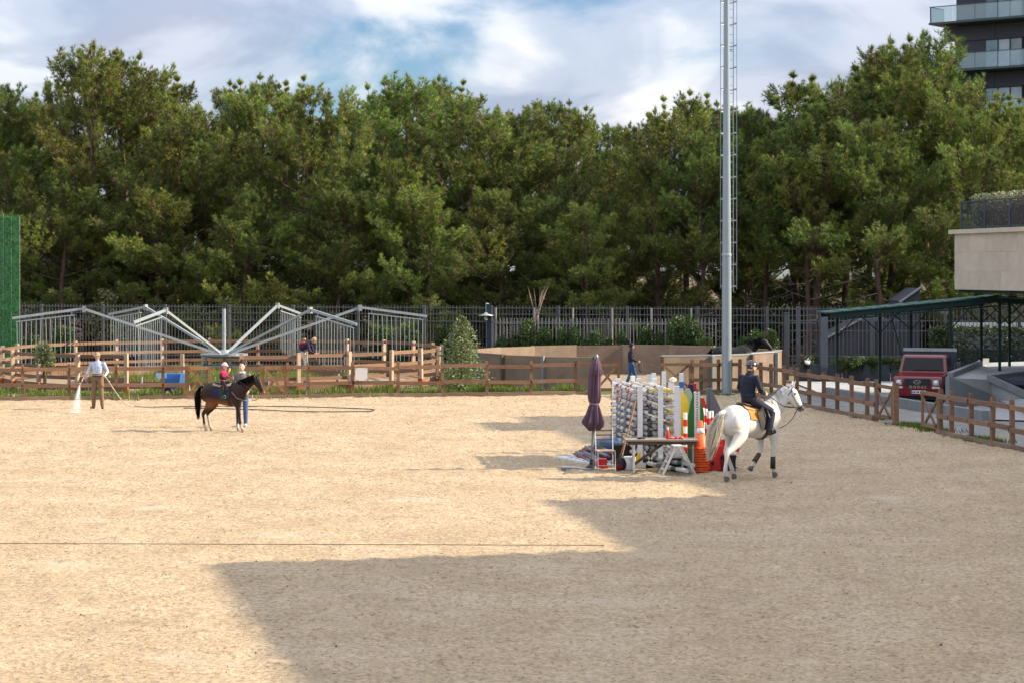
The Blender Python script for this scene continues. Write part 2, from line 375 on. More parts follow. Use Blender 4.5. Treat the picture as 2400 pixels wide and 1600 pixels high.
def fft_noise(nx, ny, step, lo, hi, seed):
    r = np.random.default_rng(seed); a = np.fft.rfft2(r.standard_normal((nx, ny)))
    fx = np.fft.fftfreq(nx, step)[:, None]; fy = np.fft.rfftfreq(ny, step)[None, :]
    k = np.sqrt(fx*fx + fy*fy) + 1e-6
    a *= np.exp(-(k/hi)**2) * (1-np.exp(-(k/lo)**2)); b = np.fft.irfft2(a, (nx, ny)); return b / b.std()
def sand_sheet():
    st = .16; nx, ny = int(46/st), int(72/st)
    p = np.arange(nx+1)*st; q = np.arange(ny+1)*st
    z = .005*fft_noise(nx+1, ny+1, st, .05, .25, 1) + .007*fft_noise(nx+1, ny+1, st, .3, 1.6, 2) + .013*fft_noise(nx+1, ny+1, st, 1.0, 3.0, 3)
    P, Q = np.meshgrid(p, q, indexing='ij')
    x = C0.x - U.x*P - V.x*Q; y = C0.y - U.y*P - V.y*Q
    v = np.stack([x, y, np.clip(z, -.04, .06)], -1).reshape(-1, 3)
    i = np.arange(nx)[:, None]*(ny+1) + np.arange(ny)[None, :]; i = i.ravel()
    f = np.stack([i, i+1, i+ny+2, i+ny+1], -1)
    me = np_mesh('arena_sand', v, f); me.polygons.foreach_set('use_smooth', np.ones(len(f), bool))
    o = obj('arena_sand', me, M['sand']); o['kind'] = 'structure'; return z
SANDZ = sand_sheet()

def arena_xy0(p, q): return C0.x - U.x*p - V.x*q, C0.y - U.y*p - V.y*q
def clods():
    n = 48000
    D = rng.uniform(21, 73, n); x = rng.uniform(-.26, .26, n)*D
    # churned footing: trails beside the fences, a riding circle and diagonal tracks
    m = 9000; k = rng.integers(0, 4, m); t = rng.random(m); w = rng.normal(0, .45, m)
    tx = np.zeros(m); ty = np.zeros(m)
    p_, q_ = arena_xy0(t*40, 2.0 + w); i = k == 0; tx[i], ty[i] = p_[i], q_[i]
    p_, q_ = arena_xy0(1.8 + w, t*52); i = k == 1; tx[i], ty[i] = p_[i], q_[i]
    an = t*6.28; i = k == 2; tx[i], ty[i] = (-3 + (9+w)*np.cos(an))[i], (50 + (9+w)*np.sin(an))[i]
    i = k == 3; tx[i], ty[i] = (-14 + 26*t + w)[i], (66 - 34*t + w)[i]
    i = k == 4; tx[i], ty[i] = (-8 + 15*t)[i], (27 + 4*np.sin(t*5) + w*1.5)[i]
    x = np.concatenate([x, tx]); D = np.concatenate([D, ty]); churn = np.concatenate([np.zeros(n, bool), np.ones(m, bool)])
    rel = np.stack([C0.x - x, C0.y - D], -1); p = rel @ np.array([U.x, U.y]); q = rel @ np.array([V.x, V.y])
    ok = (p > .3) & (q > .3) & (D > 20); x, D, p, q, churn = x[ok], D[ok], p[ok], q[ok], churn[ok]; n = len(x)
    z0 = SANDZ[np.clip((p/.16).astype(int), 0, SANDZ.shape[0]-1), np.clip((q/.16).astype(int), 0, SANDZ.shape[1]-1)]
    s = (.004 + .010*rng.random(n)**4)*(.8+D/70.)
    big = rng.random(n) < .006; s[big] *= 2.0; s[churn] = rng.uniform(.012, .032, churn.sum())
    t = np.array([[1,0,0],[-.5,.87,0],[-.5,-.87,0],[0,0,.8]])
    ang = rng.random(n)*6.28; ca, sa = np.cos(ang), np.sin(ang); sq = rng.uniform(.6, 1.5, n)
    v = np.zeros((n, 4, 3)); tt = np.repeat(t[None], n, 0) + rng.normal(0, .22, (n, 4, 3))
    v[:, :, 0] = (tt[:, :, 0]*ca[:, None]*sq[:, None] - tt[:, :, 1]*sa[:, None])*s[:, None] + x[:, None]
    v[:, :, 1] = (tt[:, :, 0]*sa[:, None]*sq[:, None] + tt[:, :, 1]*ca[:, None])*s[:, None] + D[:, None]
    v[:, :, 2] = tt[:, :, 2]*s[:, None]*np.where(churn, .55, 1.)[:, None] + z0[:, None]
    b = np.arange(n)*4; f = np.concatenate([np.stack([b, b+1, b+3], -1), np.stack([b+1, b+2, b+3], -1), np.stack([b+2, b, b+3], -1)])
    c = np.where(rng.random((n, 1)) < .45, np.array([[.11, .078, .045]]), np.array([[.33, .25, .155]]))*rng.uniform(.7, 1.3, (n, 1)); c[churn] = np.array([.40, .31, .20])*rng.uniform(.75, 1.15, (churn.sum(), 1))
    o = obj('sand_clods', np_mesh('sand_clods', v.reshape(-1, 3), f, np.repeat(c, 4, 0)), attr_mat('clod', .95, var=0))
    tag(o, 'small crumbs and clods of footing strewn over the arena sand', 'sand clods', kind='stuff')
clods()

def grass_patch(spots, name, label, hmin=.12, hmax=.4, dry=.2):
    """spots: list of (x,y,spread) arrays -> one object of blades"""
    xs, ys, hs = spots; n = len(xs)
    h = rng.uniform(hmin, hmax, n)*hs; a = rng.random(n)*6.28; w = .012+.012*rng.random(n)
    lean = rng.normal(0, .35, (n, 2))*h[:, None]
    v = np.zeros((n, 3, 3)); v[:, 0] = np.stack([xs - w*np.cos(a), ys - w*np.sin(a), np.full(n, -.03)], -1)
    v[:, 1] = np.stack([xs + w*np.cos(a), ys + w*np.sin(a), np.full(n, -.03)], -1)
    v[:, 2] = np.stack([xs + lean[:, 0], ys + lean[:, 1], h], -1)
    g = np.array([.105, .165, .022])*rng.uniform(.6, 1.45, (n, 1))*np.array([1, 1, 1])
    d = rng.random(n) < dry; g[d] = np.array([.36, .29, .12])*rng.uniform(.7, 1.2, (d.sum(), 1))
    o = obj(name, np_mesh(name, v.reshape(-1, 3), np.arange(n*3).reshape(-1, 3), np.repeat(g, 3, 0)), M['grass'])
    tag(o, label, 'grass', kind='stuff'); return o
def arena_xy(p, q): return C0.x - U.x*p - V.x*q, C0.y - U.y*p - V.y*q
def clumpy(n, gen, scale=1.3, thr=.0, seed=3):
    """rejection by a smooth random field so that grass grows in patches"""
    x, y = gen(n); r = np.random.default_rng(seed); f = np.zeros(len(x))
    for k in range(7):
        w = r.normal(0, 1/scale, 2); f += np.sin(x*w[0]*2.2 + y*w[1]*2.2 + r.random()*6.28)
    hs = np.clip((f+3.2)/5, .15, 1.25); ok = f > thr - rng.random(len(f))*2.5
    return x[ok], y[ok], hs[ok]

# ------------------------------------------------------------------ wooden fences round the arena
POST = MB().box((0, 0, .53), (.105, .105, 1.30)).box((0, 0, 1.195), (.095, .095, .03)).mesh('post')
RAIL = MB().box((.5, 0, 0), (1, .05, .125)).mesh('rail')
KERB = MB().box((.5, 0, 0), (1, .06, .17)).mesh('kerb_board')
def fence_run(name, label, P, d, ts, zs=(1.03, .49), gaps=(), side=-1, kerb=True, pm=M['wood'], postz=0, group=None):
    """fence along the line P + t d; posts at ts; rails on the arena side"""
    ang = math.atan2(d.y, d.x); o = thing(name, label, 'fence', P + d*ts[0], ang, group)
    for t in ts:
        obj('post', POST, pm, o, (t-ts[0], 0, postz), (rnd.gauss(0, .012), rnd.gauss(0, .012), rnd.uniform(-.06, .06)))
    for a, b in zip(ts[:-1], ts[1:]):
        if any(abs(a-g) < .02 for g in gaps): continue
        for z in zs:
            obj('rail', RAIL, pm, o, (a-ts[0]-.03, side*.08, z + rnd.gauss(0, .012)), (0, -math.atan2(rnd.gauss(0, .015), b-a), 0), (b-a+.06, 1, 1))
        if kerb: obj('kerb_board', KERB, M['kerb_wood'], o, (a-ts[0]+.004, side*.11, .04+rnd.gauss(0, .008)), (0, rnd.gauss(0, .004), 0), (b-a-.008, 1, 1))
    return o
def gate(name, label, P, d, t0, t1, z0=.12, z1=1.09, m=None, side=-1):
    m = m or M['wood_yellow']; w = t1-t0; ang = math.atan2(d.y, d.x)
    o = thing(name, label, 'gate', P + d*t0, ang)
    y = side*.03
    obj('frame_stile', MB().box((.045, y, (z0+z1)/2), (.09, .05, z1-z0)), m, o); obj('frame_stile', MB().box((w-.045, y, (z0+z1)/2), (.09, .05, z1-z0)), m, o)
    obj('frame_rail', MB().box((w/2, y-.003, z1-.05), (w-.184, .05, .10)), m, o); obj('frame_rail', MB().box((w/2, y-.003, z0+.05), (w-.184, .05, .10)), m, o)
    obj('brace', MB().beam((.09, y-.055, z1-.08), (w-.09, y-.055, z0+.08), .04, .075), m, o)
    obj('brace', MB().beam((.09, y+.055, z0+.08), (w-.09, y+.055, z1-.08), .04, .075), m, o)
    return o
backd = U; B0 = C0
def bt(px): return on_line(px, B0, backd)
left_ts = [bt(p) for p in (-170, -60, 53, 163, 272, 382)] + [bt(436)]
fence_run('arena_fence', 'brown two-rail wooden arena fence behind the man with the hose', B0, backd, left_ts)
mid_ts = [bt(p) for p in (673, 723, 827, 933, 1037, 1141, 1244, 1348, 1392)]
fence_run('arena_fence', 'brown two-rail wooden fence carrying the white panel, beside the concrete pen', B0, backd, mid_ts)
right_ts = [bt(p) for p in (1622, 1643, 1684)] + [-.35, 0]
fence_run('arena_fence', 'short dark wooden fence at the arena corner beside the lighting mast', B0, backd, right_ts, pm=M['wood_dark'])
kb = obj('kerb_board', KERB, M['kerb_wood'], None, B0 + backd*bt(437) + V*-.11 + Vector((0, 0, .03)), (0, 0, AA), (bt(672)-bt(437), 1, 1))
tag(kb, 'low board lying across the opening behind the brown pony', 'kerb board')
gate('wooden_gate', 'small cross-braced wooden gate left of the child on the pony', B0, backd, bt(438), bt(494))
gate('wooden_gate', 'small cross-braced wooden gate in front of the pony\'s nose', B0, backd, bt(613), bt(672))
gate('wooden_gate', 'cross-braced wooden gate beside the closed purple parasol', B0, backd, bt(1394), bt(1452))
gate('wooden_gate', 'cross-braced wooden gate right of the man in jeans', B0, backd, bt(1548), bt(1620), m=M['wood'])
rd = -V
def rt(px): return on_line(px, C0, rd)
r1 = [rt(p) for p in (1762, 1784, 1808, 1838, 1867, 1897, 1930, 1962, 1996, 2032, 2054)]
fence_run('arena_fence', 'brown two-rail wooden fence running behind the white horse\'s head', C0, rd, r1, side=-1)
r2 = [rt(p) for p in (2204, 2230, 2277, 2326, 2373, 2424, 2478, 2540)]
fence_run('arena_fence', 'brown two-rail wooden fence at the right edge below the concrete ramp', C0, rd, r2, side=-1)
gate('wooden_gate', 'cross-braced wooden gate in front of the red truck, left of the gap', C0, rd, rt(2056), rt(2094), m=M['wood'])
gate('wooden_gate', 'cross-braced wooden gate standing right of the gap below the truck', C0, rd, rt(2163), rt(2203), m=M['wood'])
gp = thing('gate_post', 'stout square wooden post at the gap below the red truck', 'post', C0 + rd*rt(2099), AA)
obj('shaft', MB().box((0, 0, .52), (.15, .15, 1.28)), M['wood'], gp); obj('cap', MB().box((0, 0, 1.175), (.13, .13, .03)), M['wood'], gp)
# white blank panel on the fence
sp = B0 + backd*bt(846) - V*.13
pn = thing('sign_panel', 'blank white panel hung on the arena fence', 'sign', sp, AA)
obj('board', MB().box((0, 0, .80), (.42, .015, .43)), M['sign'], pn)
for z in (.99, .61):
    for x in (-.17, .17): obj('screw', MB().box((x, -.012, z), (.02, .01, .02)), M['greymetal'], pn)
gpz = thing('pipe_post', 'thin grey steel pipe standing beside the pale walker post', 'pipe', GP(716, 928) + Vector((0, .5, 0)))
obj('pipe', MB().tube([(0, 0, -.1), (0, 0, 1.5)], .035, 8), M['galv_dark'], gpz); obj('pipe_cap', MB().lathe([(.04, 1.5), (.04, 1.53), (.01, 1.54)], 8), M['galv'], gpz)

# ------------------------------------------------------------------ horse walker with its round fence
WC = Vector((PX(525, 84.2), 84.2, 0)); WR = 8.6
def disc(name, c, r, z, m, n=48, r0=0):
    vs = []; fs = []
    for k in range(n):
        a = 2*math.pi*k/n; vs.append((c.x + r*math.cos(a), c.y + r*math.sin(a), z)); vs.append((c.x + r0*math.cos(a), c.y + r0*math.sin(a), z))
    for k in range(n): fs.append((2*k, 2*((k+1) % n), 2*((k+1) % n)+1, 2*k+1))
    o = obj(name, MB().add(vs, fs).mesh(name), m); o['kind'] = 'structure'; return o
disc('walker_track', WC, WR+.1, .0, M['dirt'], r0=5.6)
wf = thing('round_fence', 'round three-rail wooden fence enclosing the horse walker', 'fence', WC)
NP = 26; WPOST = MB().box((0, 0, .62), (.125, .125, 1.62)).mesh('walker_post')
foot = plain('red_oxide_paint', (.36, .06, .02), .7)
FOOT = MB().box((0, 0, .14), (.135, .135, .30)).mesh('post_foot')
ent = (R(262), R(280))
for k in range(NP):
    a = 2*math.pi*(k+.35)/NP; x, y = WR*math.cos(a), WR*math.sin(a)
    po = obj('post', WPOST, M['wood_pale'], wf, (x, y, 0), (rnd.gauss(0, .012), rnd.gauss(0, .012), a))
    obj('post_foot', FOOT, foot, po)
    b = 2*math.pi*(k+1.35)/NP; am = (a+b)/2 % (2*math.pi)
    if ent[0]-.05 < am < ent[1]: continue
    r2_ = WR-.09; p0 = Vector((r2_*math.cos(a), r2_*math.sin(a), 0)); p1 = Vector((r2_*math.cos(b), r2_*math.sin(b), 0)); dd = p1-p0
    for z, hh in ((1.30, 1), (.88, 1), (.50, 1), (.17, 1.9)):
        obj('rail', RAIL, M['wood_pale'], wf, p0 + Vector((0, 0, z+rnd.gauss(0, .01))), (0, 0, math.atan2(dd.y, dd.x)), (dd.length, 1, hh))
ir = thing('track_edging', 'low ring of pale boards edging the grass inside the walker', 'edging', WC)
for k in range(22):
    a = 2*math.pi*k/22; b = 2*math.pi*(k+1)/22; p0 = Vector((5.6*math.cos(a), 5.6*math.sin(a), 0)); p1 = Vector((5.6*math.cos(b), 5.6*math.sin(b), 0)); dd = p1-p0
    obj('board', RAIL, M['wood_pale'], ir, p0 + Vector((0, 0, .13)), (0, 0, math.atan2(dd.y, dd.x)), (dd.length-.01, 1, 2.2))
    obj('stake', MB().box((0, 0, .2), (.06, .06, .5)), M['galv_dark'], ir, p0*1.012, (0, 0, a))
hw = thing('horse_walker', 'galvanised horse walker with six arms and hanging bar gates', 'horse walker', WC)
obj('centre_post', MB().tube([(0, 0, 0), (0, 0, 2.85)], .075, 12), M['galv'], hw)
obj('hub_plate', MB().lathe([(.95, 1.03), (.95, 1.10), (.3, 1.12), (.2, 1.25)], 20), M['galv_dark'], hw)
fr = MB()
for sx in (-1, 1):
    for sy in (-1, 1): fr.box((sx*.78, sy*.5, .52), (.07, .07, 1.03))
    fr.box((sx*.78, 0, .66), (.06, .93, .06))
for sy in (-1, 1):
    fr.box((0, sy*.5, .98), (1.47, .06, .07)); fr.box((0, sy*.5, .62), (1.47, .06, .06))
obj('base_frame', fr, M['galv'], hw)
BAR = MB().tube([(0, 0, 0), (0, 0, -1)], .013, 6).mesh('gate_bar')
for k, deg in enumerate((13, 73.5, 134, 191, 254.5, 314)):
    a = R(deg); e = Vector((math.cos(a), math.sin(a), 0)); Zv = Vector((0, 0, 1)); s_ = Vector((-math.sin(a), math.cos(a), 0))
    zp = 2.88 + rnd.gauss(0, .02); ze = 2.50 + rnd.gauss(0, .05)
    ar = obj('arm', MB().beam(e*.35 + Zv*1.13, e*5.45 + Zv*zp, .07, .095).beam(e*5.38 + Zv*(zp+.01), e*8.15 + Zv*ze, .07, .095), M['galv'], hw)
    obj('gusset', MB().box(e*5.42 + Zv*(zp-.02), (.14, .14, .24), Matrix.Rotation(a, 3, 'Z')), M['galv_dark'], ar)
    gt = obj('hanging_gate', MB().beam(e*5.75 + Zv*(zp-.24), e*8.0 + Zv*(ze-.14), .035, .04), M['galv'], hw)
    for t in (.06, .94):
        q = e*(5.75+2.25*t); zt = (zp-.24)*(1-t)+(ze-.14)*t
        obj('hanger', MB().beam(q + Zv*zt, q + Zv*(zt+.16), .03, .03), M['galv'], gt)
    for j in range(13):
        t = j/12; q = e*(5.78+2.19*t); zt = (zp-.24)*(1-t)+(ze-.14)*t
        obj('bar', BAR, M['galv'], gt, q + Zv*zt, (rnd.gauss(0, .015), rnd.gauss(0, .015), 0), (1, 1, 1.75 if 0 < j < 12 else 1.6))

# ------------------------------------------------------------------ concrete lunging pen
PC = Vector((PX(1465, 84.4), 84.4, 0)); PR = 6.1
disc('pen_sand', PC, PR+.2, -.004, M['dirt'])
pen = thing('concrete_pen', 'round lunging pen of stained concrete panels', 'pen', PC)
a0, a1 = R(-80.5), R(256.5); npn = 18
for k in range(npn):
    b0 = a0 + (a1-a0)*k/npn; b1 = a0 + (a1-a0)*(k+1)/npn
    p0 = Vector((PR*math.cos(b0), PR*math.sin(b0), 0)); p1 = Vector((PR*math.cos(b1), PR*math.sin(b1), 0)); d_ = p1-p0; n_ = Vector((math.cos((b0+b1)/2), math.sin((b0+b1)/2), 0))
    h = 1.22 + rnd.uniform(-.02, .02); mid = (p0+p1)/2
    obj('wall_panel', MB().box((0, 0, h/2-.02), (d_.length-.025, .12, h), None), M['concrete'], pen, mid, (0, 0, math.atan2(d_.y, d_.x)))
    obj('wall_post', MB().box((0, .06, .6), (.10, .13, 1.24)), M['concrete_grey'] if k % 2 else M['wood_dark'], pen, p0*1.012, (0, 0, b0-R(90)))
    if k < 4: obj('cap_rail', MB().box((0, .02, h+.025), (d_.length-.01, .18, .05)), M['galv_dark'], pen, mid, (0, 0, math.atan2(d_.y, d_.x)))
obj('wall_post', MB().box((0, .06, .6), (.10, .13, 1.24)), M['wood_dark'], pen, p1*1.012, (0, 0, a1-R(90)))

# ------------------------------------------------------------------ steel picket fences and lamp post
F0 = Vector((PX(50, 99), 99, 0)); Fd = Vector((35.6, -7.5, 0)).normalized()
def picket_fence(name, label, t0, t1, off, ztop, spc, m, rails, post_every, pw, z0=.05, postm=None, postz=0, postw=.12):
    P = F0 + Fd*t0 + Vector((-Fd.y, Fd.x, 0))*off; ang = math.atan2(Fd.y, Fd.x); Lg = t1-t0
    o = thing(name, label, 'fence', P, ang)
    bar = MB().box((0, 0, (z0+ztop)/2), (pw, .02, ztop-z0)).mesh('picket')
    n = int(Lg/spc)
    for k in range(n+1): obj('picket', bar, m, o, (k*spc, 0, 0), (0, rnd.gauss(0, .004), 0))
    for z in rails: obj('rail', MB().box((Lg/2, .028, z), (Lg, .03, .04)), m, o)
    pmh = MB().box((0, .06, (ztop+postz)/2), (postw, .08, ztop+postz)).mesh('post')
    k = 0.4
    while k < Lg: obj('post', pmh, postm or M['picket'], o, (k, 0, 0)); k += post_every
    return o
picket_fence('steel_fence', 'tall grey steel picket fence in front of the pines', -2.5, 36.6, 0, 2.80, .15, M['picket'], (2.70, 2.42, 2.1, .5), 3.05, .022)
_F = (F0, Fd); F0 = Vector((PX(1848, 85.6), 85.6, 0)); Fd = Vector((1, -.10, 0)).normalized()
picket_fence('steel_fence', 'tall grey steel picket fence behind the green carport', 0, 13.2, 0, 2.93, .155, M['picket'], (2.83, 2.35, 1.95, .95), 2.9, .028, z0=.55)
PF = F0.copy(); F0, Fd = _F
t_a = on_line(1150, F0 + Vector((0, -.95, 0)), Fd); t_b = on_line(1690, F0 + Vector((0, -.95, 0)), Fd)
picket_fence('slat_fence', 'lower fence of pale upright slats behind the concrete pen', t_a, t_b, -.9, 2.28, .155, M['picket_pale'], (2.05, .4), 1.72, .034, postm=M['picket_pale'], postz=.45, postw=.07)
pw_ = thing('planter_wall', 'low slate-grey planter wall under the steel fence', 'wall', PF + Vector((.1, -.9, 0)), math.atan2(-.10, 1))
for k in range(6): obj('wall_section', MB().box((k*1.9+.94, 0, .31), (1.86, .18, .72)), M['slate_wall'], pw_)
obj('planter_soil', MB().box((5.6, .5, .48), (11.2, .75, .2)), M['soil'], pw_)
gpp = thing('steel_post', 'thick slate-grey steel post at the end of the picket fence', 'post', Vector((PX(1930, 84.5), 84.5, 0)), AA)
obj('column', MB().box((0, 0, 1.35), (.30, .22, 2.80)), M['slate'], gpp); obj('cap', MB().box((0, 0, 2.765), (.34, .26, .03)), M['slate'], gpp)
gp2 = thing('steel_post', 'slender slate-grey steel post between pen and fence', 'post', Vector((PX(1843, 86), 86, 0)), AA)
obj('column', MB().box((0, 0, 1.3), (.17, .17, 2.66)), M['slate'], gp2); obj('cap', MB().box((0, 0, 2.645), (.2, .2, .03)), M['slate'], gp2)
lp = thing('lamp_post', 'dark blue lamp post with a hanging disc lamp', 'lamp post', Vector((PX(1146, 93.5), 93.5, 0)))
obj('post', MB().box((0, 0, 1.45), (.20, .20, 2.95)), M['lampblue'], lp)
obj('arm', MB().beam((0, -.05, 2.9), (-.13, -.3, 2.92), .04, .04).beam((-.13, -.3, 2.94), (-.13, -.3, 2.46), .03, .03), M['galv'], lp)
ls = obj('lamp_shade', MB().lathe([(.05, 2.52), (.10, 2.46), (.34, 2.40), (.33, 2.37), (.08, 2.38)], 18), M['galv'], lp, (-.13, -.3, 0), smooth=True)
obj('bulb', MB().ball((0, 0, 2.27), (.075, .075, .11)), plain('lamp_bulb', (.7, .66, .55), .2), ls, smooth=True)

# ------------------------------------------------------------------ floodlight mast with caged ladder
mp_ = Vector((PX(1703, 75.6), 75.6, 0)); mast = thing('lighting_mast', 'tall tapering grey lighting mast with a caged ladder', 'lighting mast', mp_)
obj('shaft', MB().tube([(0, 0, -.1), (0, 0, 4.9)], [.180, .165], 20, cap=False), M['polepaint'], mast, smooth=True)
obj('upper_shaft', MB().tube([(0, 0, 4.85), (0, 0, 12), (0, 0, 20)], [.160, .108, .07], 20, cap=False), M['polepaint'], mast, smooth=True)
obj('joint_collar', MB().lathe([(.166, 4.86), (.178, 4.88), (.178, 4.94), (.16, 4.96)], 16), M['galv'], mast)
obj('base_plate', MB().box((0, 0, .02), (.55, .55, .05)), M['galv_dark'], mast)
yb = .27
for sx in (-1, 1): obj('ladder_stringer', MB().box((sx*.165+.10, yb, 11.4), (.03, .03, 15.6)), M['galv'], mast)
RUNG = MB().box((.10, yb, 0), (.31, .014, .014)).mesh('rung')
for k in range(52): obj('rung', RUNG, M['galv'], mast, (0, 0, 3.75+k*.3))
HOOP = MB()
hp = [Vector((.10+.29*math.cos(t)*1.0, yb+.02+.62*math.sin(t), 0)) for t in [math.pi*i/10 for i in range(11)]]
HOOP.tube([Vector((.10+.16, yb, 0))]+hp+[Vector((.10-.16, yb, 0))], [(.005, .02)]*13, 4, side=(0, 0, 1)); HOOP = HOOP.mesh('cage_hoop')
for k in range(20): obj('cage_hoop', HOOP, M['galv'], mast, (0, 0, 3.8+k*.78))
for t in (0, .5, 1): obj('cage_strap', MB().box((.10+.29*math.cos(math.pi*t), yb+.02+.62*math.sin(math.pi*t), 11.2), (.02, .012, 15.0)), M['galv'], mast)
for k in range(8): obj('ladder_bracket', MB().box((.08, .19, 4.2+k*2.0), (.28, .14, .03)), M['galv'], mast)
# ------------------------------------------------------------------ buildings
# terrace of cream stone along the right of the arena, its far corner in view
T0 = Vector((PX(2237, 75), 75, 0)); Td = Vector((.22, -.975, 0)).normalized(); Tn = Vector((-Td.y, Td.x, 0))  # Tn points right
if Tn.x < 0: Tn = -Tn
tang = math.atan2(Td.y, Td.x)
terr = thing('terrace_building', 'cream stone terrace block with railing at the right edge', 'building', T0, tang)
side_y = 1 if Matrix.Rotation(tang, 3, 'Z') @ Vector((0, 1, 0)) @ Tn > 0 else -1    # local y sign that points right
zb, zt = PZ(679, 75), PZ(549, 75)
obj('core', MB().box((14, side_y*4.05, (zb+zt)/2), (28, 8, zt-zb-.02)), M['stone'], terr)
rowh = (zt-zb)/3; SL = {}
for r_ in range(3):
    for k in range(12):
        w = 1.22; x0 = k*w - (.0 if r_ % 2 == 0 else .55); x1 = x0 + w; x0 = max(x0, 0)
        me = MB().box(((x0+x1)/2, side_y*.028, zb+rowh*(r_+.5)), (x1-x0-.004, .05, rowh-.004)).mesh('stone_slab')
        obj('stone_slab', me, M['stone'], terr)
obj('coping', MB().box((13.9, side_y*.2, zt+.075), (28.4, .6, .15)), M['stone'], terr)
obj('soffit', MB().box((14, side_y*4.1, zb-.05), (28, 7.9, .1)), M['green_steel'], terr)
obj('undercroft_wall', MB().box((15, side_y*6, zb/2-.06), (25, 4, zb-.02)), M['concrete_grey'], terr)
rl = obj('railing', MB().box((7, side_y*.22, zt+.22), (13.8, .03, .04)).box((7, side_y*.22, zt+1.12), (13.8, .04, .04)), M['slate'], terr)
RB = MB().box((0, 0, .67), (.018, .018, .92)).mesh('railing_bar')
for k in range(115): obj('railing_bar', RB, M['slate'], rl, (.1+k*.12, side_y*.22, zt))
for k in range(8): obj('railing_post', MB().box((0, 0, .64), (.07, .07, 1.02)), M['slate'], rl, (.12+k*1.9, side_y*.22, zt))
# tall blocks standing further right, whose shadows lie across the sand
def far_block(name, label, tip, h, length, depth=14, storeys=5, ang=AA):
    X = tip[0] + h/math.tan(SUN_EL)*math.cos(SUN_AZ); Y = tip[1] + h/math.tan(SUN_EL)*math.sin(SUN_AZ)
    o = thing(name, label, 'building', (X, Y, 0), ang)      # local x right, local -y towards the viewer
    obj('wall', MB().box((depth/2, -length/2, h/2-.3), (depth, length, h+.0)), M['stone'], o)
    obj('parapet', MB().box((depth/2, -length/2, h-.2), (depth+.0, length+.0, .6)), M['stone'], o)
    for s in range(storeys):
        for k in range(int(length/3)):
            obj('window', MB().box((-.01, -1.5-k*3.0, 1.8+s*(h-1.5)/storeys), (.06, 1.6, 1.5)), M['glass_dark'], o)
    return o
far_block('side_building', 'long cream building block beyond the right edge, nearest the viewer', (-4.4, 32.0), 12, 30, depth=6, storeys=4, ang=R(13.5))
far_block('side_building', 'middle cream building block beyond the right edge', (.74, 40.9), 11, 7.8, depth=6, storeys=3)
far_block('side_building', 'cream building block beyond the right edge, level with the white horse', (.3, 64.0), 14.5, 23.0, storeys=4)
far_block('side_building', 'narrow cream stair block beyond the right edge, farthest from the viewer', (-.9, 61.6), 15, 3.2, depth=8, storeys=4)
strand_o = thing('shadow_strand', 'thin dark cable standing in for a wire shadow on the sunlit sand', 'strand', GP(600, 1278))  # dark strand laid on the sand in place of a wire's cast shadow
co_ = strand_o.location.copy(); obj('strand', MB().tube([GP(px, 1277.0 + .003*px) - co_ + Vector((0, 0, .032)) for px in range(-120, 1440, 30)], .006, 6), mat('shadow_dark', (.13, .10, .075), .9), strand_o)
obj('strand_end', MB().tube([GP(1410, 1278) - co_ + Vector((0, 0, .015)), GP(1416, 1278) - co_ + Vector((0, 0, .01))], .01, 6), M['kerb_wood'], strand_o)

# apartment tower far behind
A0 = Vector((PX(2196, 147), 147, 0)); Ad = Vector((5.05, -4.2, 0)).normalized(); aang = math.atan2(Ad.y, Ad.x)
ap = thing('apartment_tower', 'anthracite apartment tower with glass balconies behind the pines', 'building', A0, aang)
glass_b, gt_, gb_ = newmat('balcony_glass'); gb_.inputs['Base Color'].default_value = (.62, .74, .76, 1); gb_.inputs['Roughness'].default_value = .05
_tr = gt_.nodes.new('ShaderNodeBsdfTransparent'); _tr.inputs[0].default_value = (.90, .96, .96, 1); _mx = gt_.nodes.new('ShaderNodeMixShader'); _mx.inputs[0].default_value = .72
gt_.links.new(gb_.outputs[0], _mx.inputs[1]); gt_.links.new(_tr.outputs[0], _mx.inputs[2]); gt_.links.new(_mx.outputs[0], gt_.nodes['Material Output'].inputs[0])
win = mat('tower_window', (.26, .34, .36), .08, var=.45, scale=.9, spec=.7, rand=.35)
curt = mat('curtained_window', (.55, .60, .61), .25, var=.25, scale=.8, spec=.5, rand=.2)
trim = plain('grey_trim', (.06, .085, .09), .4)
FH = 3.29; zref = PZ(62, 147)         # underside line of the upper balcony in view
obj('wall', MB().box((9.9, 7.2, 16), (18, 12, 36)), M['cladding'], ap)
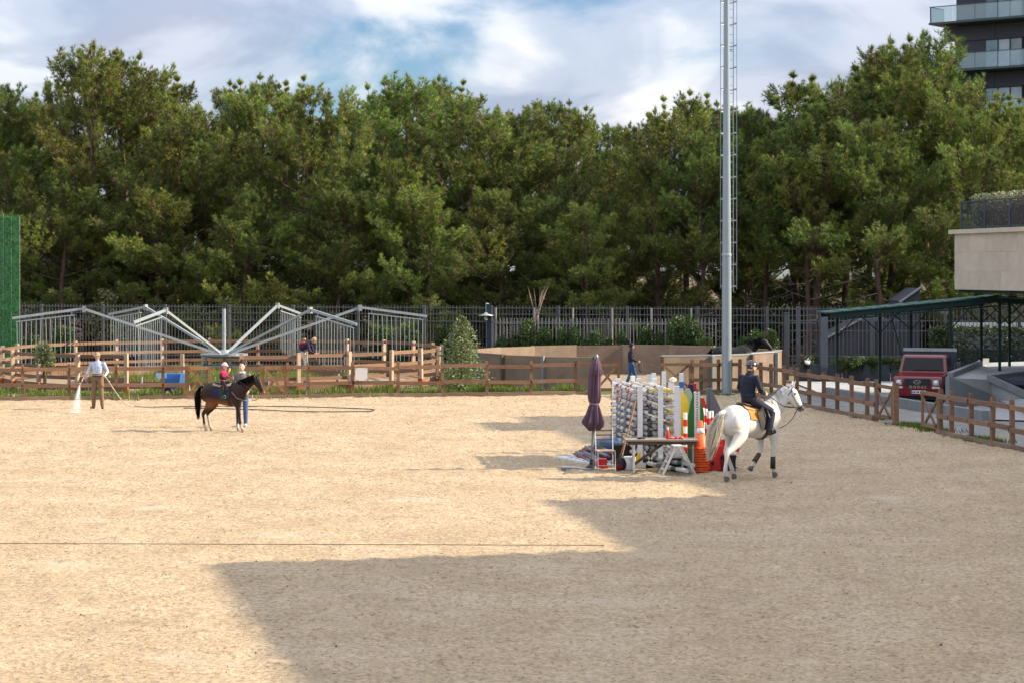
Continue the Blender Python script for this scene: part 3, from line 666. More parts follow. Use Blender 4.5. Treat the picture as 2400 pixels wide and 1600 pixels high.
for f in range(-4, 3):
    zf = zref + f*FH
    if f < -2: continue
    obj('slab', MB().box((8.9, .15, zf+.07), (18.0, 2.3, .14)), trim, ap)
    for k in range(6): obj('cladding_panel', MB().box((2.3+k*3.15+ (0 if k else -.35), .98, zf-.535), (3.12 + (.0 if k else .7), .06, 1.03)), M['cladding'], ap)
    for k in range(8): obj('balustrade_pane', MB().box((.06+k*1.66+.82, -.93, zf+.68), (1.62, .02, 1.02)), glass_b, ap)
    obj('balustrade_pane', MB().box((0.02, .05, zf+.68), (.02, 1.9, 1.02)), glass_b, ap)
    obj('top_rail', MB().box((8.9, -.93, zf+1.21), (17.9, .05, .05)).box((.02, .02, zf+1.21), (.05, 1.85, .05)).box((.02, -.93, zf+.65), (.06, .06, 1.1)), trim, ap)
    obj('dark_pier', MB().box((2.0, 1.12, zf+1.14), (2.2, .06, 2.2)), M['cladding'], ap)
    x = 3.1; k = 0
    for w_ in (.95, .9, .9, .35, .95, .95, .95, .95, .95, .95, 1.1, 1.1, 1.1, 1.1):
        if w_ > .4:
            wn_ = obj('window', MB().box((x+w_/2, 1.13, zf+1.16), (w_-.03, .06, 2.18)), curt if k in (1, 2, 5, 6, 8) else win, ap)
            obj('window_frame', MB().box((x+.02, 1.09, zf+1.16), (.05, .06, 2.18)).box((x+w_-.02, 1.09, zf+1.16), (.05, .06, 2.18)).box((x+w_/2, 1.085, zf+2.2), (w_-.1, .06, .06)), trim, wn_)
        x += w_; k += 1

# grey shed with sloping roofs behind the fence
sd = thing('clad_shed', 'grey metal-clad shed with a steep roof edge behind the steel fence', 'shed', Vector((PX(2050, 92), 92, 0)))
def shp(pts, D): return [Vector((PX(a, D) - PX(2050, 92), D-92, max(PZ(b, D), -.1))) for a, b in pts]
obj('wall', MB().prism(shp([(1935, 900), (1940, 790), (2018, 750), (2112, 750), (2112, 900)], 92), (0, 3, 0)), M['shed'], sd)
obj('wall', MB().prism(shp([(2112.5, 900), (2112.5, 706), (2156, 676), (2156, 900)], 92), (0, 3.2, 0)), M['shed'], sd)
for k in range(11):
    x = PX(2020+k*8.6, 92)-PX(2050, 92); obj('seam', MB().box((x, -.02, 1.1), (.025, .04, 2.2)), M['shed'], sd)
for k in range(5): obj('seam', MB().box((PX(2116+k*9, 92)-PX(2050, 92), -.02, 1.5), (.025, .04, 2.9)), M['shed'], sd)
obj('roof_edge', MB().beam(shp([(2108, 709)], 91.9)[0], shp([(2158, 674)], 91.9)[0], .3, .05).beam(shp([(1936, 793)], 91.9)[0], shp([(2018, 748)], 91.9)[0], .3, .05), M['galv_dark'], sd)

# green carport
DF, DB = 74.0, 76.6
xl, xr_, zl, zr = PX(1938, DF), PX(2344, DF), PZ(736, DF), PZ(697, DF)
cp = thing('carport', 'open carport with a green sheet roof on dark green posts', 'carport', (xl, DF, 0))
W_ = xr_-xl; x2 = W_ + 6.5; z2 = zr - .45
rf = MB(); nrib = 34
def roofz(x): return zl + (zr-zl)*x/W_ if x <= W_ else zr + (z2-zr)*(x-W_)/(x2-W_)
for side, (xa, xb) in enumerate(((0, W_), (W_, x2))):
    for k in range(12):
        a = xa + (xb-xa)*k/12; b = xa + (xb-xa)*(k+1)/12
        obj('roof_sheet', MB().prism([(a+.004, 0, roofz(a)+.0), (b-.004, 0, roofz(b)), (b-.004, 0, roofz(b)+.035), (a+.06, 0, roofz(a)+.038), (a+.03, 0, roofz(a)+.065), (a+.004, 0, roofz(a)+.036)], (0, DB-DF, 0)), M['green_roof'], cp)
for y in (.12, DB-DF-.12):
    obj('rafter', MB().beam((.15, y, roofz(.15)-.10), (W_, y, zr-.10), .08, .17).beam((W_, y, zr-.10), (x2, y, z2-.10), .08, .17), M['green_steel'], cp)
    obj('lower_chord', MB().beam((.5, y, roofz(.5)-.24), (W_, y, zr-.30), .05, .05), M['green_steel'], cp)
for px, y in ((2228, .12), (2343, .12), (1962, DB-DF-.12), (2062, DB-DF-.12), (2135, DB-DF-.12), (2300, DB-DF-.12), (2366, DB-DF-.12), (2420, .12)):
    x = PX(px, DF+y) - xl; zt_ = roofz(x)-.18
    po = obj('post', MB().box((x, y, zt_/2-.02), (.085, .085, zt_+.04)), M['green_steel'], cp)
    for s in (-1, 1):
        if x + s*.75 > .3: obj('knee_brace', MB().beam((x+s*.03, y, zt_-.75), (x+s*.75, y, roofz(x+s*.75)-.2), .04, .04), M['green_steel'], po)
obj('long_brace', MB().beam((PX(2062, 79)-xl, DB-DF-.2, 2.6), (PX(2125, 76)-xl, 2.2, .9), .05, .05), M['green_steel'], cp)
# white band wall with low railing and dark hedge wall behind the carport
wb = thing('white_band_wall', 'low white wall topped by a railing behind the carport', 'wall', Vector((PX(2255, 86), 86, 0)), R(-6))
obj('wall_base', MB().box((3, .4, .95), (6.6, .5, 2.0)), M['concrete_grey'], wb); obj('white_band', MB().box((3, .12, 2.13), (6.7, .2, .26)), M['white_dirty'], wb)
for k in range(30): obj('railing_bar', MB().box((-.2+k*.22, .14, 2.6), (.03, .03, .7)), M['picket'], wb)
obj('railing_rail', MB().box((3, .14, 2.93), (6.6, .05, .05)).box((3, .14, 2.5), (6.6, .04, .04)), M['picket'], wb)

# ------------------------------------------------------------------ concrete ramp and kerb walls on the right
lw = [GP(1925, 925), GP(2300, 984)]
kw = thing('kerb_wall', 'long low grey concrete kerb wall in front of the red truck', 'kerb', lw[0])
d_ = lw[1]-lw[0]; kl = d_.length; ka = math.atan2(d_.y, d_.x)
for k in range(5): obj('kerb_stone', MB().box((kl*(k+.5)/5, .14, .13), (kl/5-.012, .26, .30)), M['concrete_grey'], kw, (0, 0, 0), (0, 0, ka))
sheet('concrete_lane', [lw[0] + Vector((.1, .35, .02)), lw[1] + Vector((0, .3, .02)), lw[1] + Vector((1.2, -.3, .02)), GP(2420, 985) + Vector((0, 0, .02)), Vector((PX(2600, 66), 66, .02)), Vector((22, 84, .02)), Vector((11, 84, .02)), Vector((11, 80, .02))], M['concrete_lane'])
rampd = thing('concrete_ramp', 'pale concrete ramp bending behind a grey side wall', 'ramp', (0, 0, 0))
def Pz(px, py, z):
    D = (CAMH - z)*FPX/(py-HZ); return Vector((PX(px, D), D, z))
oB, oA, oE = Pz(2228, 884, .98), Pz(2338, 934, .16), Pz(2480, 1000, .04)
oC, oF = Pz(2312, 849, .98), Pz(2520, 843, .98)
iB, iA, iF = Pz(2318, 889, .80), Pz(2410, 930, .28), Pz(2520, 866, .95)
iE = Pz(2600, 975, .04)
top = [oC, oB, oA, oE, iE, iA, iB, iF, oF]
mb = MB(); mb.add(top, [(0, 1, 6), (1, 2, 5, 6), (2, 3, 4, 5), (0, 6, 7, 8)])
low = [Vector((p.x, p.y, -.05)) for p in top]
for i in range(len(top)):
    j = (i+1) % len(top); mb.add([top[i], top[j], low[j], low[i]], [(0, 1, 2, 3)])
obj('roadway', mb, M['concrete_lane'], rampd)
obj('side_wall', MB().prism([oB + Vector((-.06, -.10, .04)), oA + Vector((.05, -.10, .04)), Vector((oA.x+.05, oA.y-.10, -.05)), Vector((oB.x-.06, oB.y-.10, -.05))], (-.10, .12, 0)), M['concrete_grey'], rampd)
obj('kerb', MB().beam(oB + Vector((0, .1, .06)), oC + Vector((0, 0, .06)), .18, .2), M['concrete_grey'], rampd)
obj('kerb', MB().beam(iB + Vector((0, 0, .06)), iA + Vector((0, 0, .06)), .18, .2), M['concrete_grey'], rampd)
obj('kerb', MB().beam(iB + Vector((0, 0, .06)), iF + Vector((0, 0, .06)), .18, .2), M['concrete_grey'], rampd)
obj('pit_wall', MB().prism([iB + Vector((.35, .25, -.1)), iA + Vector((.6, .25, .3)), iF + Vector((0, -.3, -.05))], (0, 0, .14)), M['slate'], rampd)

# ------------------------------------------------------------------ red truck
tk = thing('pickup_truck', 'red boxy old truck with black grille parked under the carport', 'truck', Vector((PX(2150, 70.5), 70.5, 0)), R(-20)); tk.scale = (1.06, 1.06, .985)
paint = mat('red_truck_paint', (.17, .004, .008), .32, var=.1, scale=3, coat=.5)
chrome = mat('chrome', (.7, .7, .7), .15, 1.0, var=.05)
lens = mat('headlight_lens', (.75, .76, .78), .08, var=.2, scale=30, spec=.8)
w = .755
prof = [(0, .26), (0, .70), (.03, .84), (.09, .89), (1.0, .985), (1.06, 1.0), (1.32, 1.52), (1.42, 1.56), (2.25, 1.57), (2.32, 1.5), (2.32, .26)]
bd = bmesh.new(); vs = []
for sx in (-1, 1): vs.append([bd.verts.new((sx*w*(1 if z < 1.02 else 1-.10*(z-1.02)/.5), y, z)) for y, z in prof])
bd.faces.new(vs[0]); bd.faces.new(list(reversed(vs[1])))
for i in range(len(prof)):
    j = (i+1) % len(prof); bd.faces.new((vs[0][i], vs[1][i], vs[1][j], vs[0][j]))
bmesh.ops.recalc_face_normals(bd, faces=bd.faces); bmesh.ops.bevel(bd, geom=[e for e in bd.edges], offset=.025, segments=2, affect='EDGES', clamp_overlap=True)
me = bpy.data.meshes.new('cab_body'); bd.to_mesh(me); bd.free(); cab = obj('cab_body', me, paint, tk)
def slope_pt(x, t, off=.012):     # point on windscreen plane, t 0..1 bottom to top
    y = 1.06+.26*t; z = 1.0+.52*t; n = Vector((0, -.894, .447)); return Vector((x, y, z)) + n*off
wsx = .66
obj('windscreen', MB().prism([slope_pt(-wsx, .07), slope_pt(wsx, .07), slope_pt(wsx-.06, .9), slope_pt(-wsx+.06, .9)], (0, .02, -.01)), M['glass_dark'], tk)
sd_ = M['glass_dark']
for s in (-1, 1):
    obj('side_window', MB().prism([(s*(w-.001), 1.22, 1.06), (s*(w-.001), 1.95, 1.06), (s*(w-.075), 1.95, 1.45), (s*(w-.075), 1.38, 1.45)], (s*.012, 0, 0)), sd_, tk)
    obj('mirror', MB().beam((s*w, 1.15, 1.1), (s*(w+.12), 1.12, 1.12), .02, .02).box((s*(w+.15), 1.12, 1.14), (.12, .04, .18)), M['black'], tk)
    hd = obj('headlight', MB().box((s*.575, -.012, .705), (.20, .05, .19)), chrome, tk)
    obj('headlight_lens', MB().lathe([(.075, 0), (.07, .02), (.04, .035)], 16), lens, hd, (s*.575, -.038, .705), (R(90), 0, 0))
    obj('indicator', MB().box((s*.575, -.01, .535), (.24, .04, .07)), mat('indicator_lens', (.62, .55, .5), .3, var=.2, scale=25), tk)
    obj('wheel_arch', MB().prism([(s*(w+.004), .42+.34*math.cos(t), .32+.34*math.sin(t)) for t in [math.pi*i/10 for i in range(11)]], (-s*.05, 0, 0)), M['black'], tk)
    for y in (.42, 2.95):
        wh = obj('wheel', MB().lathe([(.2, -.09), (.30, -.09), (.32, -.05), (.32, .05), (.30, .09), (.2, .09)], 20), M['rubber'], tk, (s*(w-.10), y, .32), (0, R(90), 0))
        obj('rim', MB().lathe([(.19, -.095), (.10, -.06), (.09, .06), (.19, .095)], 16), M['white_dirty'], wh)
gr = obj('grille', MB().box((.0, -.006, .70), (.80, .03, .25)), M['black'], tk)
for k in range(5): obj('grille_bar', MB().box((0, -.025, .61+k*.045), (.74, .012, .010)), M['slate'], gr)
em = MB()
em.tube([(.115*math.cos(t), 0, .065*math.sin(t)) for t in [2*math.pi*i/20 for i in range(21)]], .012, 5)
em.tube([(-.075, 0, -.03), (-.03, 0, .045), (.0, 0, .0), (.03, 0, -.045), (.075, 0, .03)], .011, 5)
obj('emblem', em, chrome, gr, (0, -.035, .715))
def text_mesh(body, size, extrude=.006):
    cu = bpy.data.curves.new('t', 'FONT'); cu.body = body; cu.size = size; cu.extrude = extrude; cu.align_x = 'CENTER'; cu.align_y = 'CENTER'; cu.space_character = 1.5; cu.offset = .004
    to = bpy.data.objects.new('t', cu); COL.objects.link(to); dg = bpy.context.evaluated_depsgraph_get(); dg.update()
    m_ = bpy.data.meshes.new_from_object(to.evaluated_get(dg)); bpy.data.objects.remove(to); bpy.data.curves.remove(cu); return m_
obj('lettering', text_mesh('DODGE', .115), chrome, tk, (.02, -.018, .545), (R(90), 0, 0))
obj('front_bumper', MB().box((0, -.05, .33), (1.54, .10, .15)), paint, tk)
obj('valance', MB().box((0, .1, .2), (1.3, .1, .14)), M['black'], tk)
pl = obj('number_plate', MB().box((.05, -.108, .385), (.46, .014, .11)), M['white'], tk)
obj('plate_band', MB().box((-.155, -.118, .385), (.045, .008, .10)), M['blue'], pl)
for k, x in enumerate((-.10, -.055, .01, .055, .12, .16, .20, .245)):
    obj('plate_mark', MB().box((x, -.118, .385), (.022 + .008*(k % 2), .006, .07)), M['black'], pl)
obj('wiper', MB().beam(slope_pt(-.3, .08, .03), slope_pt(.1, .14, .03), .012, .012).beam(slope_pt(.15, .08, .03), slope_pt(.5, .14, .03), .012, .012), M['black'], tk)
obj('cargo_bed', MB().box((0, 3.0, .80), (1.62, 1.3, .12)).box((-.8, 3.0, 1.05), (.04, 1.3, .40)).box((.8, 3.0, 1.05), (.04, 1.3, .40)).box((0, 3.63, 1.05), (1.56, .04, .40)), M['greymetal'], tk)
obj('headboard', MB().box((.02, 2.40, 1.20), (1.66, .06, .9)), M['slate'], tk); obj('headboard_cap', MB().box((.02, 2.38, 1.70), (1.70, .10, .11)), M['galv'], tk)

# ------------------------------------------------------------------ tall green hedge panel wall at the left edge
gw = thing('green_screen', 'tall screen of artificial green hedge panels at the left edge', 'screen', Vector((PX(46, 88), 88, 0)), R(4))
hedge_m = mat('artificial_hedge', (.06, .23, .08), .75, var=.5, scale=26, bump=.9, bscale=45, detail=8, col2=(.14, .38, .14))
for k in range(4):
    z1 = PZ(509 - k*2, 88)
    p_ = obj('hedge_panel', MB().box((-.17-k*.335, .1, z1/2), (.325, .12, z1)), hedge_m, gw)
    obj('panel_strip', MB().box((-.004-k*.335, .03, z1/2), (.022, .05, z1)), M['galv_dark'], p_)
nb = 2600
bx_ = rng.uniform(-1.35, 0, nb); bz = rng.uniform(.1, 1, nb)*PZ(506, 88); bl = rng.uniform(.05, .11, nb); ba = rng.uniform(-1, 1, nb)
v = np.stack([np.stack([bx_-.018, np.full(nb, .03), bz], -1), np.stack([bx_+.018, np.full(nb, .03), bz], -1), np.stack([bx_+ba*.05, np.full(nb, -.06), bz+bl], -1)], 1)
c = np.array([.09, .30, .10])*rng.uniform(.5, 1.5, (nb, 1)); yl = rng.random(nb) < .012; c[yl] = (.6, .5, .05)
hf = obj('hedge_leaves', np_mesh('hl', v.reshape(-1, 3), np.arange(nb*3).reshape(-1, 3), np.repeat(c, 3, 0)), M['leaves'], gw); hf['kind'] = 'stuff'
# ------------------------------------------------------------------ pines
def pine(seed, H, spread, leaders=4, low=.10, nl=46, bare=0.0):
    r = np.random.default_rng(seed); tb = MB(); tufts_c = []; tufts_d = []; tufts_s = []; tufts_k = []; cur = [1.0, 0.0]
    bend = r.normal(0, .25, (6, 2)); bend[0] = 0
    tz = np.linspace(0, H*.97, 6); tp = [Vector((bend[i, 0]*.7, bend[i, 1]*.7, tz[i])) for i in range(6)]
    tr_ = [H*.0135*(1-.93*(z/H))+.012 for z in tz]; tr_[0] *= 1.25
    tb.tube([tp[0] - Vector((0, 0, .2))] + tp[:5] + [tp[4].lerp(tp[5], .45)], [tr_[0]] + tr_[:5] + [.02], 9)
    def trunk_at(t):
        z = t*H*.97; i = min(int(t*5), 4); f = t*5-i; return tp[i].lerp(tp[i+1], f)
    def tuft(p, d, s): tufts_c.append(p); tufts_d.append(d); tufts_s.append(s); tufts_k.append(tuple(cur))
    def limb(base, az, el, Ln, thick, dead=False, curve=.35):
        cur[0] = r.uniform(.62, 1.30); cur[1] = r.random(); pts = [base]; n = 6; a = az; e = el
        for i in range(n):
            e += curve/n + r.normal(0, .06); a += r.normal(0, .10)
            pts.append(pts[-1] + Vector((math.cos(a)*math.cos(e), math.sin(a)*math.cos(e), math.sin(e)))*(Ln/n))
        tb.tube(pts, [thick*(1-.85*i/n) for i in range(n+1)], 4, 1 if dead else 0, cap=False)
        if dead:
            for k in range(4):
                q = pts[2+k] if 2+k <= n else pts[-1]; dd = Vector(r.normal(0, 1, 3)); dd.normalize()
                tb.tube([q, q + dd*.35, q + dd*.55 + Vector((0, 0, -.1))], [.014, .01, .004], 3, 1, cap=False)
            return
        ns = max(6, int(5 + Ln*3.4))
        for k in range(ns):
            u = .38 + .62*(k+.6*r.random())/ns; i = min(int(u*n), n-1); q = pts[i].lerp(pts[i+1], u*n-i); t_ = (pts[i+1]-pts[i]).normalized()
            s_ = 1 if k % 2 else -1; side_ = t_.cross(Vector((0, 0, 1)));
            if side_.length < .1: side_ = Vector((1, 0, 0))
            side_.normalize(); up_ = side_.cross(t_)
            d = (t_*.62 + side_*s_*r.uniform(.4, 1.0) + up_*r.uniform(-.22, .42)).normalized()
            L2 = (.34*Ln*(1.15-u) + .34)*r.uniform(.7, 1.3)
            m1 = q + d*L2*.55; m2 = q + d*L2 + Vector((0, 0, L2*.22))
            tb.tube([q, m1, m2], [.014, .010, .005], 3, cap=False)
            nt_ = max(5, int(L2/.055))
            for j in range(nt_):
                w_ = .25 + .75*(j+r.random())/nt_; b_ = q.lerp(m1, w_*2) if w_ < .5 else m1.lerp(m2, w_*2-1)
                d3 = (d*.5 + Vector(r.normal(0, .55, 3)) + Vector((0, 0, .45))).normalized(); l3 = r.uniform(.10, .32)
                tuft(b_ + d3*l3, d3, r.uniform(.75, 1.2))
            tuft(m2, (m2-m1).normalized(), 1.2)
        tuft(pts[-1], (pts[-1]-pts[-2]).normalized(), 1.2)
    lobes = [(r.random()*6.28, r.uniform(.25, .9), r.uniform(.75, 1.35)) for _ in range(6)]
    for i in range(nl):
        t = low + (.92-low)*((i+.5)/nl)**.92; az = i*2.399 + r.normal(0, .35)
        Ln = 1.06*spread*np.interp(t, [.05, .22, .45, .7, .85, .93], [.95, 1.1, 1.0, .74, .42, .22])*r.uniform(.55, 1.25)
        for la, lt, lf in lobes:
            w_ = math.exp(-((t-lt)/.13)**2)*max(0, math.cos(az-la)); Ln *= 1+(lf-1)*w_
        el = R(np.interp(t, [.05, .3, .6, .85, 1], [-8, 2, 20, 42, 62])) + r.normal(0, .14)
        if r.random() < bare and t < .45: continue
        limb(trunk_at(t), az, el, Ln, .02+.035*Ln/spread*(1-t*.6), curve=.45 if t > .3 else .6)
    for i in range(leaders):       # upright leading shoots above the crown
        a = r.random()*6.28; rad = r.uniform(.1, .62)*spread if i else 0; base = trunk_at(r.uniform(.60, .80)) + Vector((math.cos(a)*rad*.55, math.sin(a)*rad*.55, 0))
        Ls = (H - base.z)*r.uniform(.55, .98) if i else H*1.0 - base.z
        top_ = base + Vector((math.cos(a)*rad*.4, math.sin(a)*rad*.4, Ls)); tb.tube([base, base.lerp(top_, .5), top_], [.035, .022, .008], 4, cap=False)
        for w_ in np.arange(.10, 1.0, .105):
            q = base.lerp(top_, w_)
            for k in range(5):
                b = r.random()*6.28; d = Vector((math.cos(b), math.sin(b), r.uniform(.5, 1.3))).normalized(); l_ = r.uniform(.30, .80)*(1.20-w_)
                tb.tube([q, q + d*l_], [.010, .004], 3, cap=False)
                for m_ in (.45, .65, .85, 1.0):
                    dd = (d + Vector(r.normal(0, .35, 3)) + Vector((0, 0, .5))).normalized(); tuft(q + d*l_*m_, dd, 1.1)
        for k in range(4): tuft(top_ + Vector((0, 0, -.06*k)), (Vector((0, 0, 1)) + Vector(r.normal(0, .3, 3))).normalized(), 1.2)
    for i in range(9):             # dead lower branches
        limb(trunk_at(r.uniform(.04, low+.10)), r.random()*6.28, r.normal(-.1, .2), spread*r.uniform(.35, .8), .028, dead=True, curve=.1)
    C = np.array(tufts_c); Dv = np.array(tufts_d); S = np.array(tufts_s); n = len(C); k = 19
    nd = Dv[:, None, :]*.70 + r.normal(0, .46, (n, k, 3)); nd[:, :, 2] += .16; nd /= np.linalg.norm(nd, axis=2, keepdims=True)
    ln = r.uniform(.13, .24, (n, k, 1))*S[:, None, None]; wv = np.cross(nd, r.normal(0, 1, (n, k, 3))); wv /= np.linalg.norm(wv, axis=2, keepdims=True)+1e-6
    bp = C[:, None, :] - Dv[:, None, :]*r.uniform(0, .12, (n, k, 1)); hw_ = .0088
    v = np.stack([bp - wv*hw_, bp + wv*hw_, bp + nd*ln], 2).reshape(-1, 3)
    g = np.array([.130, .185, .040])*r.uniform(.75, 1.3, (n, 1)) * (1 + r.normal(0, .08, (n, 3)))
    yl = r.random(n) < .20; g[yl] = np.array([.25, .30, .055])*r.uniform(.8, 1.2, (yl.sum(), 1))
    K2 = np.array(tufts_k); g *= K2[:, :1]; olive = K2[:, 1] > .8; g[olive] *= np.array([1.10, 1.0, .9])
    br = r.random(n) < .055; g[br] = np.array([.30, .20, .11])*r.uniform(.7, 1.2, (br.sum(), 1))
    col = np.repeat(np.repeat(g, k, 0), 3, 0)
    crown = np_mesh('crown', v, np.arange(len(v)).reshape(-1, 3), col); crown.materials.append(M['needles'])
    trunk = tb.mesh('trunk', recalc=False); trunk.materials.append(M['bark']); trunk.materials.append(M['deadwood'])
    return trunk, crown, n
VAR = [pine(21, 14, 4.0, 5, low=.06, nl=43), pine(22, 14, 4.4, 7, low=.05, nl=44), pine(23, 14, 3.7, 3, low=.07, nl=41), pine(24, 14, 4.6, 6, low=.12, nl=40), pine(25, 14, 3.9, 8, low=.06, nl=43)]
VARH = [pine(26, 14, 4.2, 6, low=.38, nl=34), pine(27, 14, 4.0, 7, low=.34, nl=35)]     # trees whose lower trunks stand bare
SPIN = pine(31, 14, 2.6, 3, low=.42, nl=24)      # thin-topped tree
print('tufts', [a[2] for a in VAR])
def ordn(i): return ['first', 'second', 'third', 'fourth', 'fifth', 'sixth', 'seventh', 'eighth', 'ninth', 'tenth', 'eleventh', 'twelfth', 'thirteenth', 'fourteenth', 'fifteenth', 'sixteenth', 'seventeenth', 'eighteenth', 'nineteenth', 'twentieth', 'twenty-first', 'twenty-second', 'twenty-third', 'twenty-fourth'][i]
def plant_pine(px, ytop, D, var, rz, label, wide=1.0, group=None):
    H = PZ(ytop, D); s = H/14.0; t, c, _ = var
    o = thing('pine_tree', label, 'tree', Vector((PX(px, D), D, -.05)), rz, group); o.scale = (s*wide, s*wide, s)
    obj('trunk', t, None, o); obj('crown', c, None, o); return o
front = [(15, 200, 107, 1, .3, 1.0), (215, 95, 106, 0, 1.2, 1.05), (300, 118, 109, 4, 2.6, .95), (430, 245, 104.5, 3, 4.2, 1.05), (600, 172, 107, 4, 5.1, .95), (735, 205, 104, 1, 2.2, 1.0),
         (950, 170, 107, 0, 3.5, 1.05), (1090, 225, 104.5, 3, .9, 1.1), (1235, 255, 106, 1, 4.8, 1.0), (1340, 232, 111, 4, 1.6, .85), (1545, 250, 104, 0, 5.6, .95), (1615, 208, 107, 2, 2.9, 1.0),
         (1760, 245, 105, 1, 1.9, .95), (1925, 215, 101, 3, 3.9, 1.15), (2085, 95, 104, 4, .5, 1.05), (2172, 68, 106, 0, 4.4, .92), (2270, 195, 101, 1, 5.5, 1.0), (2370, 222, 103, 2, 1.1, 1.05)]
for i, (px, yt, D, vi, rz, wd) in enumerate(front):
    plant_pine(px, yt, D, VARH[i % 2] if i in (11, 12, 13, 14) else VAR[vi], rz, 'tall green pine behind the steel fence, %s from the left in the front row' % ordn(i), wd, 'pines of the front row')
plant_pine(405, 172, 112, SPIN, .7, 'slender pine top standing alone above the left group', .9, 'pines of the front row')
plant_pine(1862, 166, 108, SPIN, 2.1, 'sparse open-topped pine right of the lighting mast', 1.25, 'pines of the front row')
plant_pine(545, 186, 111, SPIN, 3.3, 'slender pine top at the left of the second tree group', .8, 'pines of the front row')
back = [(80, 215, 118, 2), (150, 190, 121, 3), (350, 205, 119, 1), (480, 270, 117, 0), (670, 188, 118, 2), (840, 260, 116, 3), (885, 232, 121, 1), (1015, 175, 117, 4), (1160, 245, 118, 0), (1290, 240, 119, 3),
        (1420, 296, 116, 1), (1480, 285, 121, 0), (1690, 235, 119, 4), (1800, 265, 117, 2), (1990, 185, 118, 1), (2040, 150, 116, 3), (2310, 235, 117, 0), (2430, 235, 116, 4)]
for i, (px, yt, D, vi) in enumerate(back):
    plant_pine(px, yt, D, VAR[vi], i*1.7+.4, 'green pine partly hidden behind the front row, %s from the left' % ordn(i), .95, 'pines of the second row')
for i in range(15):
    plant_pine(-60 + i*178 + rnd.uniform(-30, 30), 335 + rnd.uniform(-25, 25), 132 + rnd.uniform(-4, 6), VAR[i % 5], i*2.3, 'distant pine filling a gap deep in the wood, %s from the left' % ordn(i), 1.1, 'pines deep in the wood')
for i in range(13):
    plant_pine(-40 + i*205 + rnd.uniform(-30, 30), 430 + rnd.uniform(-40, 40), 101.6 + rnd.uniform(0, 1.5) - i*.12 if i < 8 else 101 + rnd.uniform(-2, 0), VAR[(i*2+1) % 5], i*1.3, 'short young pine close behind the steel fence, %s from the left' % ordn(i), 1.15, 'young pines along the fence') if i not in (8, 9, 10, 11) else None
pale_bark = mat('pale_bark', (.34, .25, .19), .95, var=.4, scale=5, stretch=(1, 1, .3), bump=.5, bscale=20)
for px, yt, D, v_, rz, lb in ((1640, 300, 101.5, 0, .4, 'high-crowned pine with a bare trunk just left of the mast'), (1893, 290, 100.0, 1, 2.0, 'high-crowned pine with a thick bare trunk right of the mast'), (2062, 270, 99.5, 0, 4.0, 'high-crowned pine with a bare trunk above the carport'), (1795, 320, 103, 1, 5.0, 'high-crowned pine with a slim bare trunk close right of the mast')):
    plant_pine(px, yt, D, VARH[v_], rz, lb, .95, 'pines of the front row')
bt_ = thing('leafless_sapling', 'pale leafless sapling with upright twigs behind the slat fence', 'tree', Vector((PX(1260, 95.5), 95.5, 0)))
b = MB(); b.tube([(0, 0, 0), (.03, 0, 1.8), (-.02, 0, 2.6)], [.05, .04, .03], 6)
for k in range(9):
    a = rnd.uniform(-1, 1); b.tube([(0, 0, 2.0+.06*k), (a*.28, rnd.uniform(-.2, .2), 2.75+.06*k), (a*.5, rnd.uniform(-.3, .3), 3.35+rnd.random()*.4)], [.022, .014, .004], 4, cap=False)
obj('branches', b, pale_bark, bt_)

# ------------------------------------------------------------------ shrubs and broad-leaved plants
def leafy(seed, rad, n, leaf, base, cone=False, lobes=9, box=False, var=.35):
    r = np.random.default_rng(seed)
    if box: p = r.uniform(-1, 1, (n, 3)); k = r.integers(0, 3, n); sgn = np.where(r.random(n) < .5, -1, 1); sh = r.random(n) < .7; p[np.arange(n)[sh], k[sh]] = sgn[sh]*r.uniform(.85, 1.05, sh.sum()); p = p*np.array(rad)
    else:
        cs = r.normal(0, 1, (lobes, 3)); cs /= np.linalg.norm(cs, axis=1, keepdims=True); cs *= r.uniform(.25, .7, (lobes, 1)); rs = r.uniform(.3, .55, lobes)
        w = r.integers(0, lobes, n); d = r.normal(0, 1, (n, 3)); d /= np.linalg.norm(d, axis=1, keepdims=True)
        p = (cs[w] + d*(rs[w]*r.uniform(.45, 1.08, n)**.6)[:, None])
        if cone:
            h = r.random(n)**1.15; a = r.random(n)*6.28; rr = (1-h)**.62*r.uniform(.3, 1.1, n)*(1+.30*np.sin(a*3+h*9))*(.75+.5*np.minimum(1, h*4+.3)); p = np.stack([rr*np.cos(a), rr*np.sin(a), h*2-1], -1)
        p = p*np.array(rad)
    p[:, 2] += rad[2]
    a = r.normal(0, 1, (n, 3)); a /= np.linalg.norm(a, axis=1, keepdims=True); a[:, 2] = np.abs(a[:, 2])*.7; b = np.cross(a, r.normal(0, 1, (n, 3))); b /= np.linalg.norm(b, axis=1, keepdims=True)+1e-6
    l = leaf*r.uniform(.6, 1.3, (n, 1)); v = np.stack([p, p + a*l*.5 + b*l*.28, p + a*l, p + a*l*.5 - b*l*.28], 1).reshape(-1, 3)
    c = np.array(base)*r.uniform(1-var, 1+var, (n, 1))*(1+r.normal(0, .06, (n, 3)))
    me = np_mesh('foliage', v, np.arange(n*4).reshape(-1, 4), np.repeat(c, 4, 0)); me.materials.append(M['leaves']); return me
def stems(h, n=5, sp=.25, m=None):
    b = MB()
    for k in range(n):
        a = rnd.random()*6.28; b.tube([(0, 0, -.1), (math.cos(a)*sp*.5, math.sin(a)*sp*.5, h*.5), (math.cos(a)*sp, math.sin(a)*sp, h)], [.03, .02, .008], 5, cap=False)
    me = b.mesh('stems'); me.materials.append(m or M['bark']); return me
SHR = [leafy(40+k, (.75, .6, 1.0), 2600, .12, (.045, .085, .02)) for k in range(3)]; SST = stems(1.6)
k = 0
